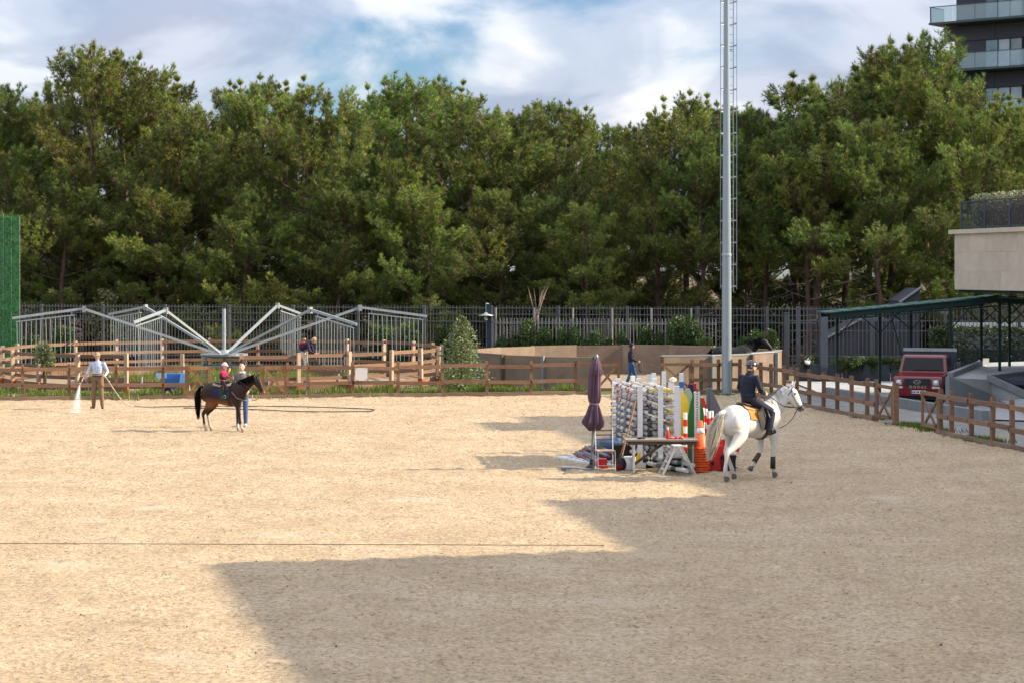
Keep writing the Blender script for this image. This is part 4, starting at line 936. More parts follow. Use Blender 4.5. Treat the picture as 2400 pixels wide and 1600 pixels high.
for px in (1030, 1060, 1172, 1205, 1240, 1280, 1315, 1352, 1390, 1425, 1465, 1510, 1545, 1585, 1625, 1660, 1745, 1775, 1805):
    D = (F0 + Fd*on_line(px, F0, Fd)).y - 1.45; sz = rnd.uniform(.9, 1.15)
    o = thing('shrub', 'dark green leafy shrub along the slat fence, %s from the left' % ordn(k), 'shrub', Vector((PX(px, D), D, 0)), rnd.random()*6, 'shrubs behind the pen'); o.scale = (sz*rnd.uniform(.5, .85), sz*.7, sz*rnd.uniform(.9, 1.3))
    obj('foliage', SHR[k % 3], None, o); obj('stems', SST, None, o); k += 1
o = thing('conifer_shrub', 'pale green cone-shaped conifer beside the concrete pen', 'tree', Vector((PX(1082, 77.6), 77.6, 0)))
obj('foliage', leafy(60, (.80, .75, 1.34), 4600, .11, (.19, .235, .105), cone=True), None, o); obj('stem', stems(2.3, 3, .05), None, o)
o = thing('young_tree', 'thin young olive-green tree among the walker fence posts at the left', 'tree', Vector((PX(105, 76.3), 76.3, 0)))
f_ = obj('foliage', leafy(61, (.48, .45, .85), 1500, .10, (.16, .19, .085)), None, o, (0, 0, .4)); obj('stem', stems(1.9, 4, .15), None, o)
for i, (px, D, sc, lb) in enumerate(((150, 97.6, 1.0, 'leafy bush behind the walker, left of the man with the hose'), (70, 96.8, .8, 'small leafy bush beside the green screen'), (890, 94.0, 1.05, 'bright leafy bush behind the right arm of the walker'), (960, 93.6, 1.1, 'leafy bush at the right end of the walker fence'))):
    o = thing('leafy_bush', lb, 'shrub', Vector((PX(px, D), D, 0)), i*1.4); o.scale = (sc, sc, sc*1.05); obj('foliage', SHR[i % 3], None, o); obj('stems', SST, None, o)
UND = leafy(66, (1.5, 1.1, 1.0), 3800, .13, (.24, .235, .11), lobes=14)
for i, (px, D, sc) in enumerate(((75, 101.5, 1.15), (260, 102, 1.4), (340, 101.5, 1.2), (450, 101.5, 1.1), (560, 101, .95), (655, 101, .9), (780, 100.5, .8), (900, 100, .75), (1010, 99.5, .7))):
    o = thing('undergrowth_bush', 'olive undergrowth bush below the pines, %s from the left' % ordn(i), 'shrub', Vector((PX(px, D), D, 0)), i*2., 'undergrowth behind the fence'); o.scale = (sc, sc, sc*1.3)
    obj('foliage', UND, None, o); obj('stems', SST, M['deadwood'], o)
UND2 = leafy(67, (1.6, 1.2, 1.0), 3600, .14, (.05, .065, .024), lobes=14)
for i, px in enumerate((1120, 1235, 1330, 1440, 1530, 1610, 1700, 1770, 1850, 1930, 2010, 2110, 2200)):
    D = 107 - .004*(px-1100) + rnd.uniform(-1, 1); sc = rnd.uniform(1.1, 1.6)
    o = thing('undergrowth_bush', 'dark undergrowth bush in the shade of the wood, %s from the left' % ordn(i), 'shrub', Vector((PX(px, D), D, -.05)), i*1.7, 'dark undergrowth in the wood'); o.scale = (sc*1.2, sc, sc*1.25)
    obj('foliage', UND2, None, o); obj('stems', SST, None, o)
hd_ = thing('roof_hedge', 'clipped grey-green hedge behind the terrace railing', 'hedge', T0 + Td*.3 + Tn*.95 + Vector((0, 0, zt+.12)), tang)
obj('foliage', leafy(70, (7, .42, .62), 15000, .11, (.20, .22, .13), box=True), None, hd_, (7, 0, 0))
obj('stems', MB().box((7, 0, .5), (13.6, .4, .95)), M['bark'], hd_)
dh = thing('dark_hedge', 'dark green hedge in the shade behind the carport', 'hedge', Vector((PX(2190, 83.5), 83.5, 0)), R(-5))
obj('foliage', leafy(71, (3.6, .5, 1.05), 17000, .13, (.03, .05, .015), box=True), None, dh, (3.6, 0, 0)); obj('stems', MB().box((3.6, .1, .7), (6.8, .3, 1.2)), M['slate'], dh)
for i, px in enumerate((1985, 2015, 2045, 2090, 1900)):
    D = 84.3 if px > 1950 else 84.9; o = thing('planter_plant', 'small planter plant above the slate wall, %s' % ('nearest the thick steel post', 'left of the middle carport post', 'beside the middle carport post', 'behind the red truck\'s cab', 'next to the white bag')[i], 'plant', Vector((PX(px, D), D, .28)), i); o.scale = (1.0, .35, .42)
    obj('foliage', SHR[i % 3], None, o); obj('stems', SST, None, o)

# ------------------------------------------------------------------ grass
def strip(n):
    p = rng.uniform(5.5, 34, n); q = -rng.uniform(.05, 2.3, n)**1.0; return arena_xy(p, q)
grass_patch(clumpy(34000, strip, 1.2, -.2), 'grass_strip', 'tall fresh green grass growing along the arena fence', .10, .40, .16)
def inner(n):
    a = rng.random(n)*6.28; r_ = 5.4*np.sqrt(rng.random(n)); return WC.x + r_*np.cos(a), WC.y + r_*np.sin(a)
grass_patch(clumpy(22000, inner, 1.5, .0, 5), 'walker_grass', 'green grass growing inside the horse walker ring', .12, .42, .2)
def outer(n):
    a = rng.random(n)*6.28; r_ = rng.uniform(8.8, 12.5, n); x, y = WC.x + r_*np.cos(a), WC.y + r_*np.sin(a); return x, y
grass_patch(clumpy(14000, outer, 1.5, .4, 6), 'rough_grass', 'rough grass round the outside of the walker fence', .10, .35, .25)
def tufts_right(n):
    t = rng.choice([rt(2022), rt(2108), rt(2118), rt(2130), rt(2268), rt(2290), rt(2170)], n) + rng.normal(0, .30, n); o_ = rng.normal(.28, .22, n)
    return C0.x + rd.x*t + U.x*o_, C0.y + rd.y*t + U.y*o_
x_, y_ = tufts_right(3600); grass_patch((x_, y_, np.full(len(x_), .5)), 'gate_grass', 'small green grass tufts at the foot of the right fence', .06, .26, .1)
def corner(n):
    p = rng.uniform(.5, 3.4, n); return arena_xy(p, rng.uniform(.15, 1.3, n))
x_, y_ = corner(2600); grass_patch((x_, y_, np.full(len(x_), .4)), 'corner_grass', 'short grass at the sandy corner below the mast', .05, .2, .15)
# ------------------------------------------------------------------ bodies: lofted forms fused into one skin
def fuse(mb, voxel, it=4, name='body'):
    me = mb.mesh('tmp'); o = bpy.data.objects.new('tmp', me); COL.objects.link(o)
    m1 = o.modifiers.new('r', 'REMESH'); m1.mode = 'VOXEL'; m1.voxel_size = voxel; m1.use_smooth_shade = True
    m2 = o.modifiers.new('s', 'SMOOTH'); m2.factor = .5; m2.iterations = it
    dg = bpy.context.evaluated_depsgraph_get(); dg.update(); r = bpy.data.meshes.new_from_object(o.evaluated_get(dg)); r.name = name
    bpy.data.objects.remove(o); bpy.data.meshes.remove(me)
    r.polygons.foreach_set('use_smooth', [True]*len(r.polygons)); return r
def coords(me):
    a = np.zeros(len(me.vertices)*3, np.float32); me.vertices.foreach_get('co', a); return a.reshape(-1, 3)
def set_col(me, c):
    a = me.attributes.new('col', 'FLOAT_COLOR', 'POINT'); k = np.ones((len(c), 4), np.float32); k[:, :3] = c; a.data.foreach_set('color', k.ravel())
def smooth01(x, a, b): return np.clip((x-a)/(b-a), 0, 1)

def smooth_path(p, n=6):
    out_ = []
    for i in range(len(p)-1):
        a, b, c, d = p[max(i-1, 0)], p[i], p[i+1], p[min(i+2, len(p)-1)]
        for k in range(n):
            t = k/n; out_.append(.5*((2*b) + (c-a)*t + (2*a-5*b+4*c-d)*t*t + (3*b-a-3*c+d)*t**3))
    return out_ + [p[-1]]
def interp_r(rs, n):
    v = smooth_path([Vector((a, b, 0)) for a, b in rs], n); return [(max(p.x, .004), max(p.y, .004)) for p in v]
def horse(pose, coatf, name, label, loc, rotz, scale, manec, tailc, turn=0., hoofc=(.05, .04, .035), voxel=.016, tail_len=1.0, girth=1.0, tail_wide=1.0):
    """pose: legs {RF,LF,RH,LH: joints (x,z) from the top down}, neck/head list. Local x forward, z up."""
    mb = MB(); Y = Vector((0, 1, 0))
    st = [(-.81, 1.27, .09, .07), (-.77, 1.25, .20, .15), (-.66, 1.235, .29, .235), (-.5, 1.235, .325, .275), (-.33, 1.225, .325, .28), (-.12, 1.19, .31, .275), (.08, 1.165, .325, .285),
          (.27, 1.17, .355, .275), (.44, 1.20, .385, .245), (.57, 1.235, .37, .215), (.69, 1.235, .31, .185), (.79, 1.21, .22, .14), (.85, 1.2, .11, .08)]
    mb.tube(smooth_path([Vector((x, 0, z)) for x, z, a, b in st], 3), interp_r([(a*girth, b*girth) for x, z, a, b in st], 3), 32, side=Y)
    nk = pose['neck']; mb.tube([(x, 0, z) for x, z, a, b in nk], [(a, b) for x, z, a, b in nk], 26, side=Y)
    hd = pose['head']; mb.tube([(x, 0, z) for x, z, a, b in hd], [(a, b) for x, z, a, b in hd], 20, side=Y)
    for s in (-1, 1):       # muscle masses of shoulder, forearm, haunch and stifle
        mb.ball((.55, s*.165, 1.18), (.14, .075, .24), 14, 10, rot=(0, R(-18), 0)); mb.ball((-.50, s*.195, 1.22), (.21, .095, .22), 14, 10); mb.ball((-.42, s*.20, .99), (.13, .075, .17), 14, 10, rot=(0, R(15), 0)); mb.ball((.54, s*.15, .93), (.09, .06, .15), 12, 8)
    # cheek
    cx, cz = hd[1][0], hd[1][1]
    hdir = (Vector((hd[-1][0], 0, hd[-1][1])) - Vector((hd[0][0], 0, hd[0][1]))).normalized(); hup = Vector((-hdir.z, 0, hdir.x))
    if hup.z < 0: hup = -hup
    poll = Vector((hd[0][0], 0, hd[0][1]))
    for s in (-1, 1):
        e0 = poll + hup*.09 - hdir*.0 + Y*s*.055
        ear = e0 + (hup*.75 - hdir*.5).normalized()*.17 + Y*s*.03
        mb.tube([e0, e0.lerp(ear, .45), ear], [(.022, .035), (.022, .04), (.006, .008)], 7)
    for key in ('RF', 'LF', 'RH', 'LH'):
        s = -1 if key[0] == 'R' else 1; j = pose['legs'][key]
        if key[1] == 'F': ys = [.13, .155, .15, .135, .13, .13, .13]; rs = [(.15, .09), (.125, .085), (.07, .062), (.055, .05), (.036, .034), (.046, .043), (.038, .036)]
        else: ys = [.14, .17, .16, .145, .14, .14, .14]; rs = [(.25, .11), (.19, .115), (.10, .07), (.066, .052), (.042, .036), (.05, .045), (.04, .038)]
        pts = [Vector((x, s*y, z)) for (x, z), y in zip(j[:7], ys)]
        mb.tube(smooth_path(pts, 3), [tuple(x) for x in interp_r(rs, 3)], 16, side=Y)
        hf = Vector((j[7][0], s*ys[-1], j[7][1])); pa = pts[-1]; dn = (hf-pa).normalized()
        mb.tube([pa - dn*.02, hf - dn*.015, hf + dn*.05], [.042, .055, .066], 12, side=Y)
    me = fuse(mb, voxel, 9, 'body'); c = coords(me)
    if turn:                # bend neck and head sideways
        def bend(P):
            t = np.clip((P[:, 0]-.62)/.55, 0, 1); a = turn*t*t*(3-2*t); px_, py_ = P[:, 0]-.62, P[:, 1].copy()
            Q = P.copy(); Q[:, 0] = .62 + px_*np.cos(a) - py_*np.sin(a); Q[:, 1] = px_*np.sin(a) + py_*np.cos(a); Q[:, 2] = P[:, 2]; m_ = P[:, 0] > .62; R_ = P.copy(); R_[m_] = Q[m_]; return R_
    else:
        def bend(P): return P
    col = coatf(c)
    hoof_pts = [(pose['legs'][k][7], -1 if k[0] == 'R' else 1) for k in pose['legs']]
    for (x, z), s in hoof_pts:
        d = np.sqrt((c[:, 0]-x)**2 + (c[:, 2]-z)**2); col[(d < .085) & (c[:, 2] < z+.05) & (c[:, 1]*s > 0)] = hoofc
    # eyes and nostrils
    me.vertices.foreach_set('co', bend(c).astype(np.float32).ravel()); set_col(me, col); me.materials.append(M['hide'])
    o = thing(name, label, 'horse', loc, rotz, scale=scale); obj('body', me, None, o)
    def bobj(nm, mbx, m, smooth=True, par=None):
        m_ = mbx if not isinstance(mbx, MB) else mbx.mesh(nm, smooth); P = coords(m_); m_.vertices.foreach_set('co', bend(P).astype(np.float32).ravel()); m_.update(); return obj(nm, m_, m, par or o)
    # hair strands
    def strands(paths, wid, colr, nm):
        v = []; f = []; cc = []
        for pth, w in zip(paths, wid):
            n = len(pth); sdv = Vector((rnd.gauss(0, 1), rnd.gauss(0, 1), rnd.gauss(0, .2))).normalized(); k = rnd.uniform(.86, 1.12); b = len(v)
            for i, p in enumerate(pth):
                ww = w*(1-.8*i/(n-1)); v.append(p - sdv*ww); v.append(p + sdv*ww); cc += [[x*k for x in colr]]*2
            for i in range(n-1): f.append((b+2*i, b+2*i+1, b+2*i+3, b+2*i+2))
        m_ = np_mesh(nm, np.array(v), np.array(f), np.array(cc)); ho = bobj(nm, m_, M['hair']); ho['kind'] = 'stuff'; return ho
    paths = []; wid = []
    for k in range(420):
        y0 = rnd.gauss(0, .025); t0 = rnd.random(); p = Vector((-.79, y0, 1.42)); sw = rnd.gauss(0, .06)*tail_wide; sx = rnd.gauss(-.05, .05)
        L_ = tail_len*rnd.uniform(.65, 1.08); pth = [p]
        for u in (.08, .2, .4, .65, .85, 1.0):
            spread = min(1, u*3)*(1 if u < .7 else 1-.5*(u-.7)/.3)
            pth.append(Vector((-.80 - .10*min(1, u*6) + pose.get('tail_x', 0)*u + sx*spread, y0 + sw*spread + pose.get('tail_y', 0)*u*u, 1.43 - L_*u + .03*(u < .1))))
        paths.append(pth); wid.append(.011)
    strands(paths, wid, tailc, 'tail')
    bobj('tail_dock', MB().tube([(-.76, 0, 1.43), (-.86, 0, 1.42), (-.90, 0, 1.28), (-.90 + pose.get('tail_x', 0)*.35, pose.get('tail_y', 0)*.12, 1.08), (-.90 + pose.get('tail_x', 0)*.7, pose.get('tail_y', 0)*.5, 1.43-.70*tail_len)], [.045, .05, .055, (.05, .07*tail_wide), (.025, .04*tail_wide)], 8, side=Y), plain('tail_dock_hair', tailc, .7))
    paths = []; wid = []
    crest = [Vector((x, 0, z)) + Vector((-(nk[min(i+1, len(nk)-1)][1]-nk[max(i-1, 0)][1]), 0, (nk[min(i+1, len(nk)-1)][0]-nk[max(i-1, 0)][0]))).normalized()*a for i, (x, z, a, b) in enumerate(nk)]
    ml = pose.get('mane', .22)
    for k in range(200):
        t = rnd.uniform(.25, .999)*(len(crest)-1); i = int(t); p = crest[i].lerp(crest[min(i+1, len(crest)-1)], t-i); s = pose.get('mane_side', 1) if rnd.random() < .85 else -pose.get('mane_side', 1)
        ln = ml*rnd.uniform(.6, 1.2); paths.append([p + Vector((0, 0, .008)), p + Vector((0, s*.06, .012)), p + Vector((.01, s*.105, -ln*.5)), p + Vector((.015+rnd.gauss(0, .02), s*.12, -ln))]); wid.append(.014)
    for k in range(26): paths.append([poll + hup*.1, poll + hup*.12 + hdir*.06, poll + hup*.10 + hdir*.20 + Y*rnd.gauss(0, .03)]); wid.append(.012)
    strands(paths, wid, manec, 'mane')
    for s in (-1, 1):
        h1 = Vector((hd[1][0], 0, hd[1][1])); bobj('eye', MB().ball(h1 + hup*.055 + hdir*.02 + Y*s*.082, .022, 8, 6), M['black'])
        h5 = Vector((hd[-2][0], 0, hd[-2][1])); bobj('nostril', MB().ball(h5 + hup*.028 + hdir*.035 + Y*s*.042, (.014, .010, .02), 8, 6), M['black'])
    # bridle: bands round the head
    def ring(cx_, cz_, ra, rb, tilt, r=.010, nm='strap', m=M['leather']):
        ax = (hdir*math.cos(tilt) + hup*math.sin(tilt)).normalized(); b_ = Vector((-ax.z, 0, ax.x)); pts = [Vector((cx_, 0, cz_)) + b_*(ra*math.cos(t)) + Y*(rb*math.sin(t)) for t in [2*math.pi*i/18 for i in range(19)]]
        return bobj(nm, MB().tube(pts, [(.006, r)]*19, 5), m)
    a_, b_ = hd[-3], hd[-2]; nb = ((a_[0]+b_[0])/2, (a_[1]+b_[1])/2, (a_[2]+b_[2])/2+.008, (a_[3]+b_[3])/2+.008)
    ring(nb[0], nb[1], nb[2], nb[3], 0, .012, 'noseband'); ring(hd[0][0]+hdir.x*.04, hd[0][1]+hdir.z*.04, hd[0][2]+.03, hd[0][3]+.03, .5, .012, 'browband')
    for s in (-1, 1):
        q0 = poll + hup*.06 + Y*s*(hd[0][3]+.012); q1 = Vector((hd[1][0], 0, hd[1][1])) + Y*s*(hd[1][3]+.012) - hup*.02; q2 = Vector((nb[0], 0, nb[1])) + Y*s*(nb[3]+.006) - hup*.02 + hdir*.05
        bobj('cheek_strap', MB().tube([q0, q1, q2], [(.005, .011)]*3, 5), M['leather'])
    o['mouth'] = tuple(bend(np.array([[hd[-2][0] - hup.x*.03, 0, hd[-2][1] - hup.z*.03]]))[0])
    return o, bobj, bend
NECK_UP = [(.50, 1.30, .33, .14), (.66, 1.42, .27, .13), (.82, 1.57, .205, .105), (.97, 1.74, .155, .085), (1.08, 1.89, .125, .075), (1.14, 1.98, .10, .07)]
HEAD_UP = [(1.13, 1.955, .105, .075), (1.21, 1.865, .145, .088), (1.31, 1.755, .115, .075), (1.40, 1.655, .085, .062), (1.465, 1.585, .078, .058), (1.50, 1.545, .05, .042)]
FS = [(.55, 1.18), (.53, .98), (.55, .70), (.56, .555), (.56, .40), (.56, .205), (.58, .13), (.61, .05)]
HS = [(-.50, 1.16), (-.40, .96), (-.56, .70), (-.69, .56), (-.68, .40), (-.66, .21), (-.63, .13), (-.60, .05)]
def sh(l, dx, k0=1): return [(x + dx*smooth01(1.2-z, 0, 1.15), z) for x, z in l]

def white_coat(c):
    n = len(c); col = np.tile(np.array([.70, .685, .645]), (n, 1)); h = smooth01(c[:, 2], 1.50, 1.62)
    mz = np.sqrt((c[:, 0]-1.31)**2 + (c[:, 2]-1.41)**2); k = 1-smooth01(mz, .05, .13); col = col*(1-k[:, None]) + np.array([.16, .15, .15])*k[:, None]
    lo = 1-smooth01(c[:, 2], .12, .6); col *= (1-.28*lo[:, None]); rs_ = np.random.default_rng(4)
    for q in rs_.uniform((-.8, -.3, .5), (1.0, .3, 1.6), (150, 3)): d_ = np.linalg.norm((c-q)*np.array([1, .6, 1]), axis=1); col *= (1-.10*np.exp(-(d_/.06)**2))[:, None]
    k = (smooth01(c[:, 0], -.74, -.79)*smooth01(c[:, 2], 1.0, 1.15)*smooth01(np.abs(c[:, 1]), .05, .0))
    return col*(1-k[:, None]) + np.array([.10, .085, .08])*k[:, None]
def bay_coat(c):
    n = len(c); col = np.tile(np.array([.024, .010, .0058]), (n, 1))
    bel = (1-smooth01(c[:, 2], .90, 1.12))*smooth01(c[:, 2], .62, .80)*(1-smooth01(c[:, 0], .30, .50)); col = col*(1-bel[:, None]) + np.array([.17, .062, .019])*bel[:, None]
    lg = 1-smooth01(c[:, 2], .55, .80); col = col*(1-lg[:, None]) + np.array([.020, .008, .006])*lg[:, None]
    wt = (1-smooth01(c[:, 2], .20, .27)); col = col*(1-wt[:, None]) + np.array([.52, .40, .34])*wt[:, None]
    rear = (c[:, 0] < 0) & (c[:, 2] < .50) & (c[:, 1] > 0); col[rear] = np.array([.45, .35, .29])
    mz = np.sqrt((c[:, 0]-1.50)**2 + (c[:, 2]-1.22)**2); k = 1-smooth01(mz, .05, .16); return col*(1-k[:, None]) + np.array([.30, .14, .085])*k[:, None]
def black_coat(c): return np.tile(np.array([.012, .011, .012]), (len(c), 1))

# white horse, walking away to the right
WN = [(.50, 1.29, .33, .15), (.64, 1.39, .28, .135), (.78, 1.52, .215, .11), (.90, 1.66, .165, .09), (.99, 1.79, .13, .078), (1.04, 1.865, .105, .07)]
WH_ = [(1.03, 1.845, .105, .075), (1.10, 1.745, .15, .09), (1.18, 1.625, .118, .077), (1.255, 1.51, .088, .064), (1.31, 1.43, .08, .06), (1.335, 1.39, .052, .044)]
wp = dict(neck=WN, head=WH_, mane=.16, mane_side=1, tail_x=-.05, tail_y=.25, legs=dict(
    RF=[(.55, 1.18), (.56, .98), (.585, .70), (.59, .555), (.58, .40), (.575, .205), (.60, .13), (.635, .05)],
    LF=[(.55, 1.18), (.52, .98), (.50, .72), (.50, .58), (.41, .46), (.29, .33), (.23, .26), (.17, .19)],
    RH=[(-.50, 1.16), (-.44, .96), (-.65, .71), (-.82, .58), (-.85, .42), (-.88, .22), (-.86, .13), (-.84, .05)],
    LH=[(-.50, 1.16), (-.36, .96), (-.47, .70), (-.56, .56), (-.48, .40), (-.40, .22), (-.36, .13), (-.33, .05)]))
WHL = GP(1757, 1119); WHR = R(40)
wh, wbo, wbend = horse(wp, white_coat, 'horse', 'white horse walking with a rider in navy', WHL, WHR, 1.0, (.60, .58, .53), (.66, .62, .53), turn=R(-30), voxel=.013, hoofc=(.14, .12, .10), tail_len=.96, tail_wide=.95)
orange_pad = mat('orange_saddle_pad', (.72, .22, .035), .85, var=.1, scale=10)
fleece = mat('tan_fleece', (.42, .29, .16), .95, var=.25, scale=20, bump=.5)
def blanket(x0, x1, zt_, zb_, off, n=9, hy=.285, cz=1.17, hz=.33):
    """a saddle cloth that hugs the barrel from the spine down both sides"""
    mb = MB(); cols = 7; vs = []
    for i in range(n+1):
        th = math.pi*(i/n) ; 
        for j in range(cols):
            x = x0 + (x1-x0)*j/(cols-1); st_ = np.interp(x, [-.5, -.33, -.12, .08, .27, .44, .57], [.325, .325, .31, .325, .355, .385, .37]); sy = np.interp(x, [-.5, -.33, -.12, .08, .27, .44, .57], [.275, .28, .275, .285, .275, .245, .215]); sz = np.interp(x, [-.5, -.33, -.12, .08, .27, .44, .57], [1.235, 1.225, 1.19, 1.165, 1.17, 1.2, 1.235])
            a = R(0)+math.pi*(.5) ; phi = -R(zb_) + (2*R(zb_))*i/n
            vs.append(Vector((x, (sy+off)*math.sin(phi), sz + (st_+off)*math.cos(phi))))
    fs = [(i*cols+j, i*cols+j+1, (i+1)*cols+j+1, (i+1)*cols+j) for i in range(n) for j in range(cols-1)]
    b = len(vs); vs2 = []
    mb.add(vs, fs); return mb
def saddle(bobj, padm, pad_edge=None, pad=(-.30, .34, 96), seatm=M['leather_brown'], flapm=M['leather']):
    p = bobj('saddle_pad', blanket(pad[0], pad[1], 0, pad[2], .022, 14).mesh('saddle_pad', True), padm)
    bobj('half_pad', blanket(-.32, .36, 0, 40, .036, 10).mesh('half_pad', True), fleece)
    s_ = MB(); s_.tube([(-.30, 0, 1.60), (-.24, 0, 1.575), (-.05, 0, 1.535), (.14, 0, 1.56), (.26, 0, 1.63), (.30, 0, 1.60)], [(.02, .10), (.035, .15), (.03, .15), (.03, .11), (.03, .08), (.02, .05)], 12, side=(0, 1, 0))
    bobj('saddle_seat', s_, seatm)
    for s in (-1, 1):
        fl = MB(); fl.prism([(-.08, s*.29, 1.40), (.10, s*.27, 1.52), (.30, s*.25, 1.46), (.36, s*.292, 1.20), (.22, s*.315, 1.02), (.02, s*.318, 1.05)], (0, s*.015, 0)); bobj('saddle_flap', fl, flapm, False)
    g = MB(); g.tube([(.30, (.275+.012)*math.sin(t), 1.17 + .372*math.cos(t)) for t in [2*math.pi*i/24 for i in range(25)]], [(.008, .05)]*25, 6, side=(1, 0, 0)); bobj('girth', g, M['leather'])
saddle(wbo, orange_pad, pad=(-.26, .30, 80))
for key in ('RF', 'LF'):
    j = wp['legs'][key]; s = -1 if key[0] == 'R' else 1; p = [Vector((j[i][0], s*.13, j[i][1])) for i in (4, 5)]
    wbo('leg_boot', MB().tube([p[0].lerp(p[1], -.15), p[0].lerp(p[1], .5), p[1] + (p[1]-p[0]).normalized()*.03], [.052, .056, .058], 10), M['leather_brown'] if key == 'LF' else M['leather'])
# bay pony
NECK_MID = [(.50, 1.30, .32, .14), (.66, 1.40, .27, .13), (.84, 1.51, .21, .11), (1.0, 1.62, .165, .09), (1.13, 1.70, .13, .08), (1.20, 1.735, .105, .07)]
HEAD_MID = [(1.19, 1.715, .10, .075), (1.27, 1.61, .14, .088), (1.35, 1.48, .11, .075), (1.43, 1.35, .085, .062), (1.485, 1.265, .078, .058), (1.51, 1.22, .05, .042)]
pp = dict(neck=NECK_MID, head=HEAD_MID, mane=.24, mane_side=-1, tail_x=0, tail_y=0, legs=dict(RF=sh(FS, .17), LF=sh(FS, -.10), RH=sh(HS, .02), LH=sh(HS, .10)))
PNL = GP(523, 1009); PNR = R(-13); PNS = .84
pn_, pbo, pbend = horse(pp, bay_coat, 'pony', 'dark bay pony with pale socks standing in the sun', PNL, PNR, PNS, (.008, .006, .006), (.010, .007, .006), voxel=.017, hoofc=(.30, .22, .18), tail_len=1.0, tail_wide=1.1)
pn_.scale = (PNS*.93, PNS, PNS)
navy_pad = mat('navy_saddle_pad', (.012, .016, .05), .85, var=.1, scale=10)
saddle(pbo, navy_pad, pad=(-.30, .36, 104), seatm=M['leather'])
bpl = plain('rope_beads', (.30, .29, .28), .6)
pbo('breast_strap', MB().tube([(.42, -.27, 1.30), (.60, -.26, 1.10), (.80, -.17, 1.02), (.88, 0, 1.0), (.80, .17, 1.02)], .009, 6), bpl)
# black horse inside the pen
bp_ = dict(neck=[(.50, 1.28, .33, .15), (.68, 1.40, .28, .14), (.88, 1.53, .22, .12), (1.05, 1.66, .18, .10), (1.18, 1.75, .14, .085), (1.24, 1.79, .11, .075)],
           head=[(1.24, 1.77, .105, .075), (1.33, 1.70, .14, .088), (1.44, 1.60, .11, .075), (1.54, 1.50, .085, .062), (1.60, 1.43, .078, .058), (1.63, 1.395, .05, .042)],
           mane=.30, mane_side=-1, legs=dict(RF=sh(FS, .1), LF=sh(FS, -.1), RH=sh(HS, -.1), LH=sh(HS, .1)))
BHL = Vector((PX(1716, 82.3), 82.3, 0))
bh_, bbo, bbend = horse(bp_, black_coat, 'horse', 'black horse standing behind the concrete pen wall', BHL, R(2), .94, (.008, .007, .008), (.01, .009, .01), voxel=.02)

# ------------------------------------------------------------------ people
SKIN = plain('skin', (.45, .25, .17), .55); SKIN2 = plain('fair_skin', (.62, .38, .28), .55)
def cloth(name, col, var=.15): return mat(name, col, .85, var=var, scale=9, bump=.35, bscale=22)
def hand(mb, wrist, d, palm_n, mi, s=1., curl=.6, thumb=1):
    """palm, four bent fingers and a thumb; d: pointing direction, palm_n: palm normal"""
    d = Vector(d).normalized(); n = Vector(palm_n); n = (n - d*n.dot(d)).normalized(); w = d.cross(n)
    mb.tube([Vector(wrist) - d*.01, Vector(wrist) + d*.045*s, Vector(wrist) + d*.09*s], [(.018*s, .026*s), (.017*s, .040*s), (.014*s, .040*s)], 8, mi, side=w)
    for k, (o, l) in enumerate(((-.030, .062), (-.010, .074), (.010, .070), (.030, .054))):
        b = Vector(wrist) + d*.082*s + w*o*s; a1 = curl*.8; a2 = curl*1.9
        p1 = b + (d*math.cos(a1) + n*math.sin(a1))*l*.55*s; p2 = p1 + (d*math.cos(a2) + n*math.sin(a2))*l*.5*s
        mb.tube([b - d*.015, b, p1, p2], [.0095*s, .0095*s, .009*s, .0065*s], 6, mi)
    b = Vector(wrist) + d*.03*s - w*.032*s*thumb; p1 = b + (d*.6 - w*.7*thumb + n*.3).normalized()*.038*s; p2 = p1 + (d*.9 + n*.5).normalized()*.03*s
    mb.tube([b, p1, p2], [.012*s, .011*s, .008*s], 6, mi)
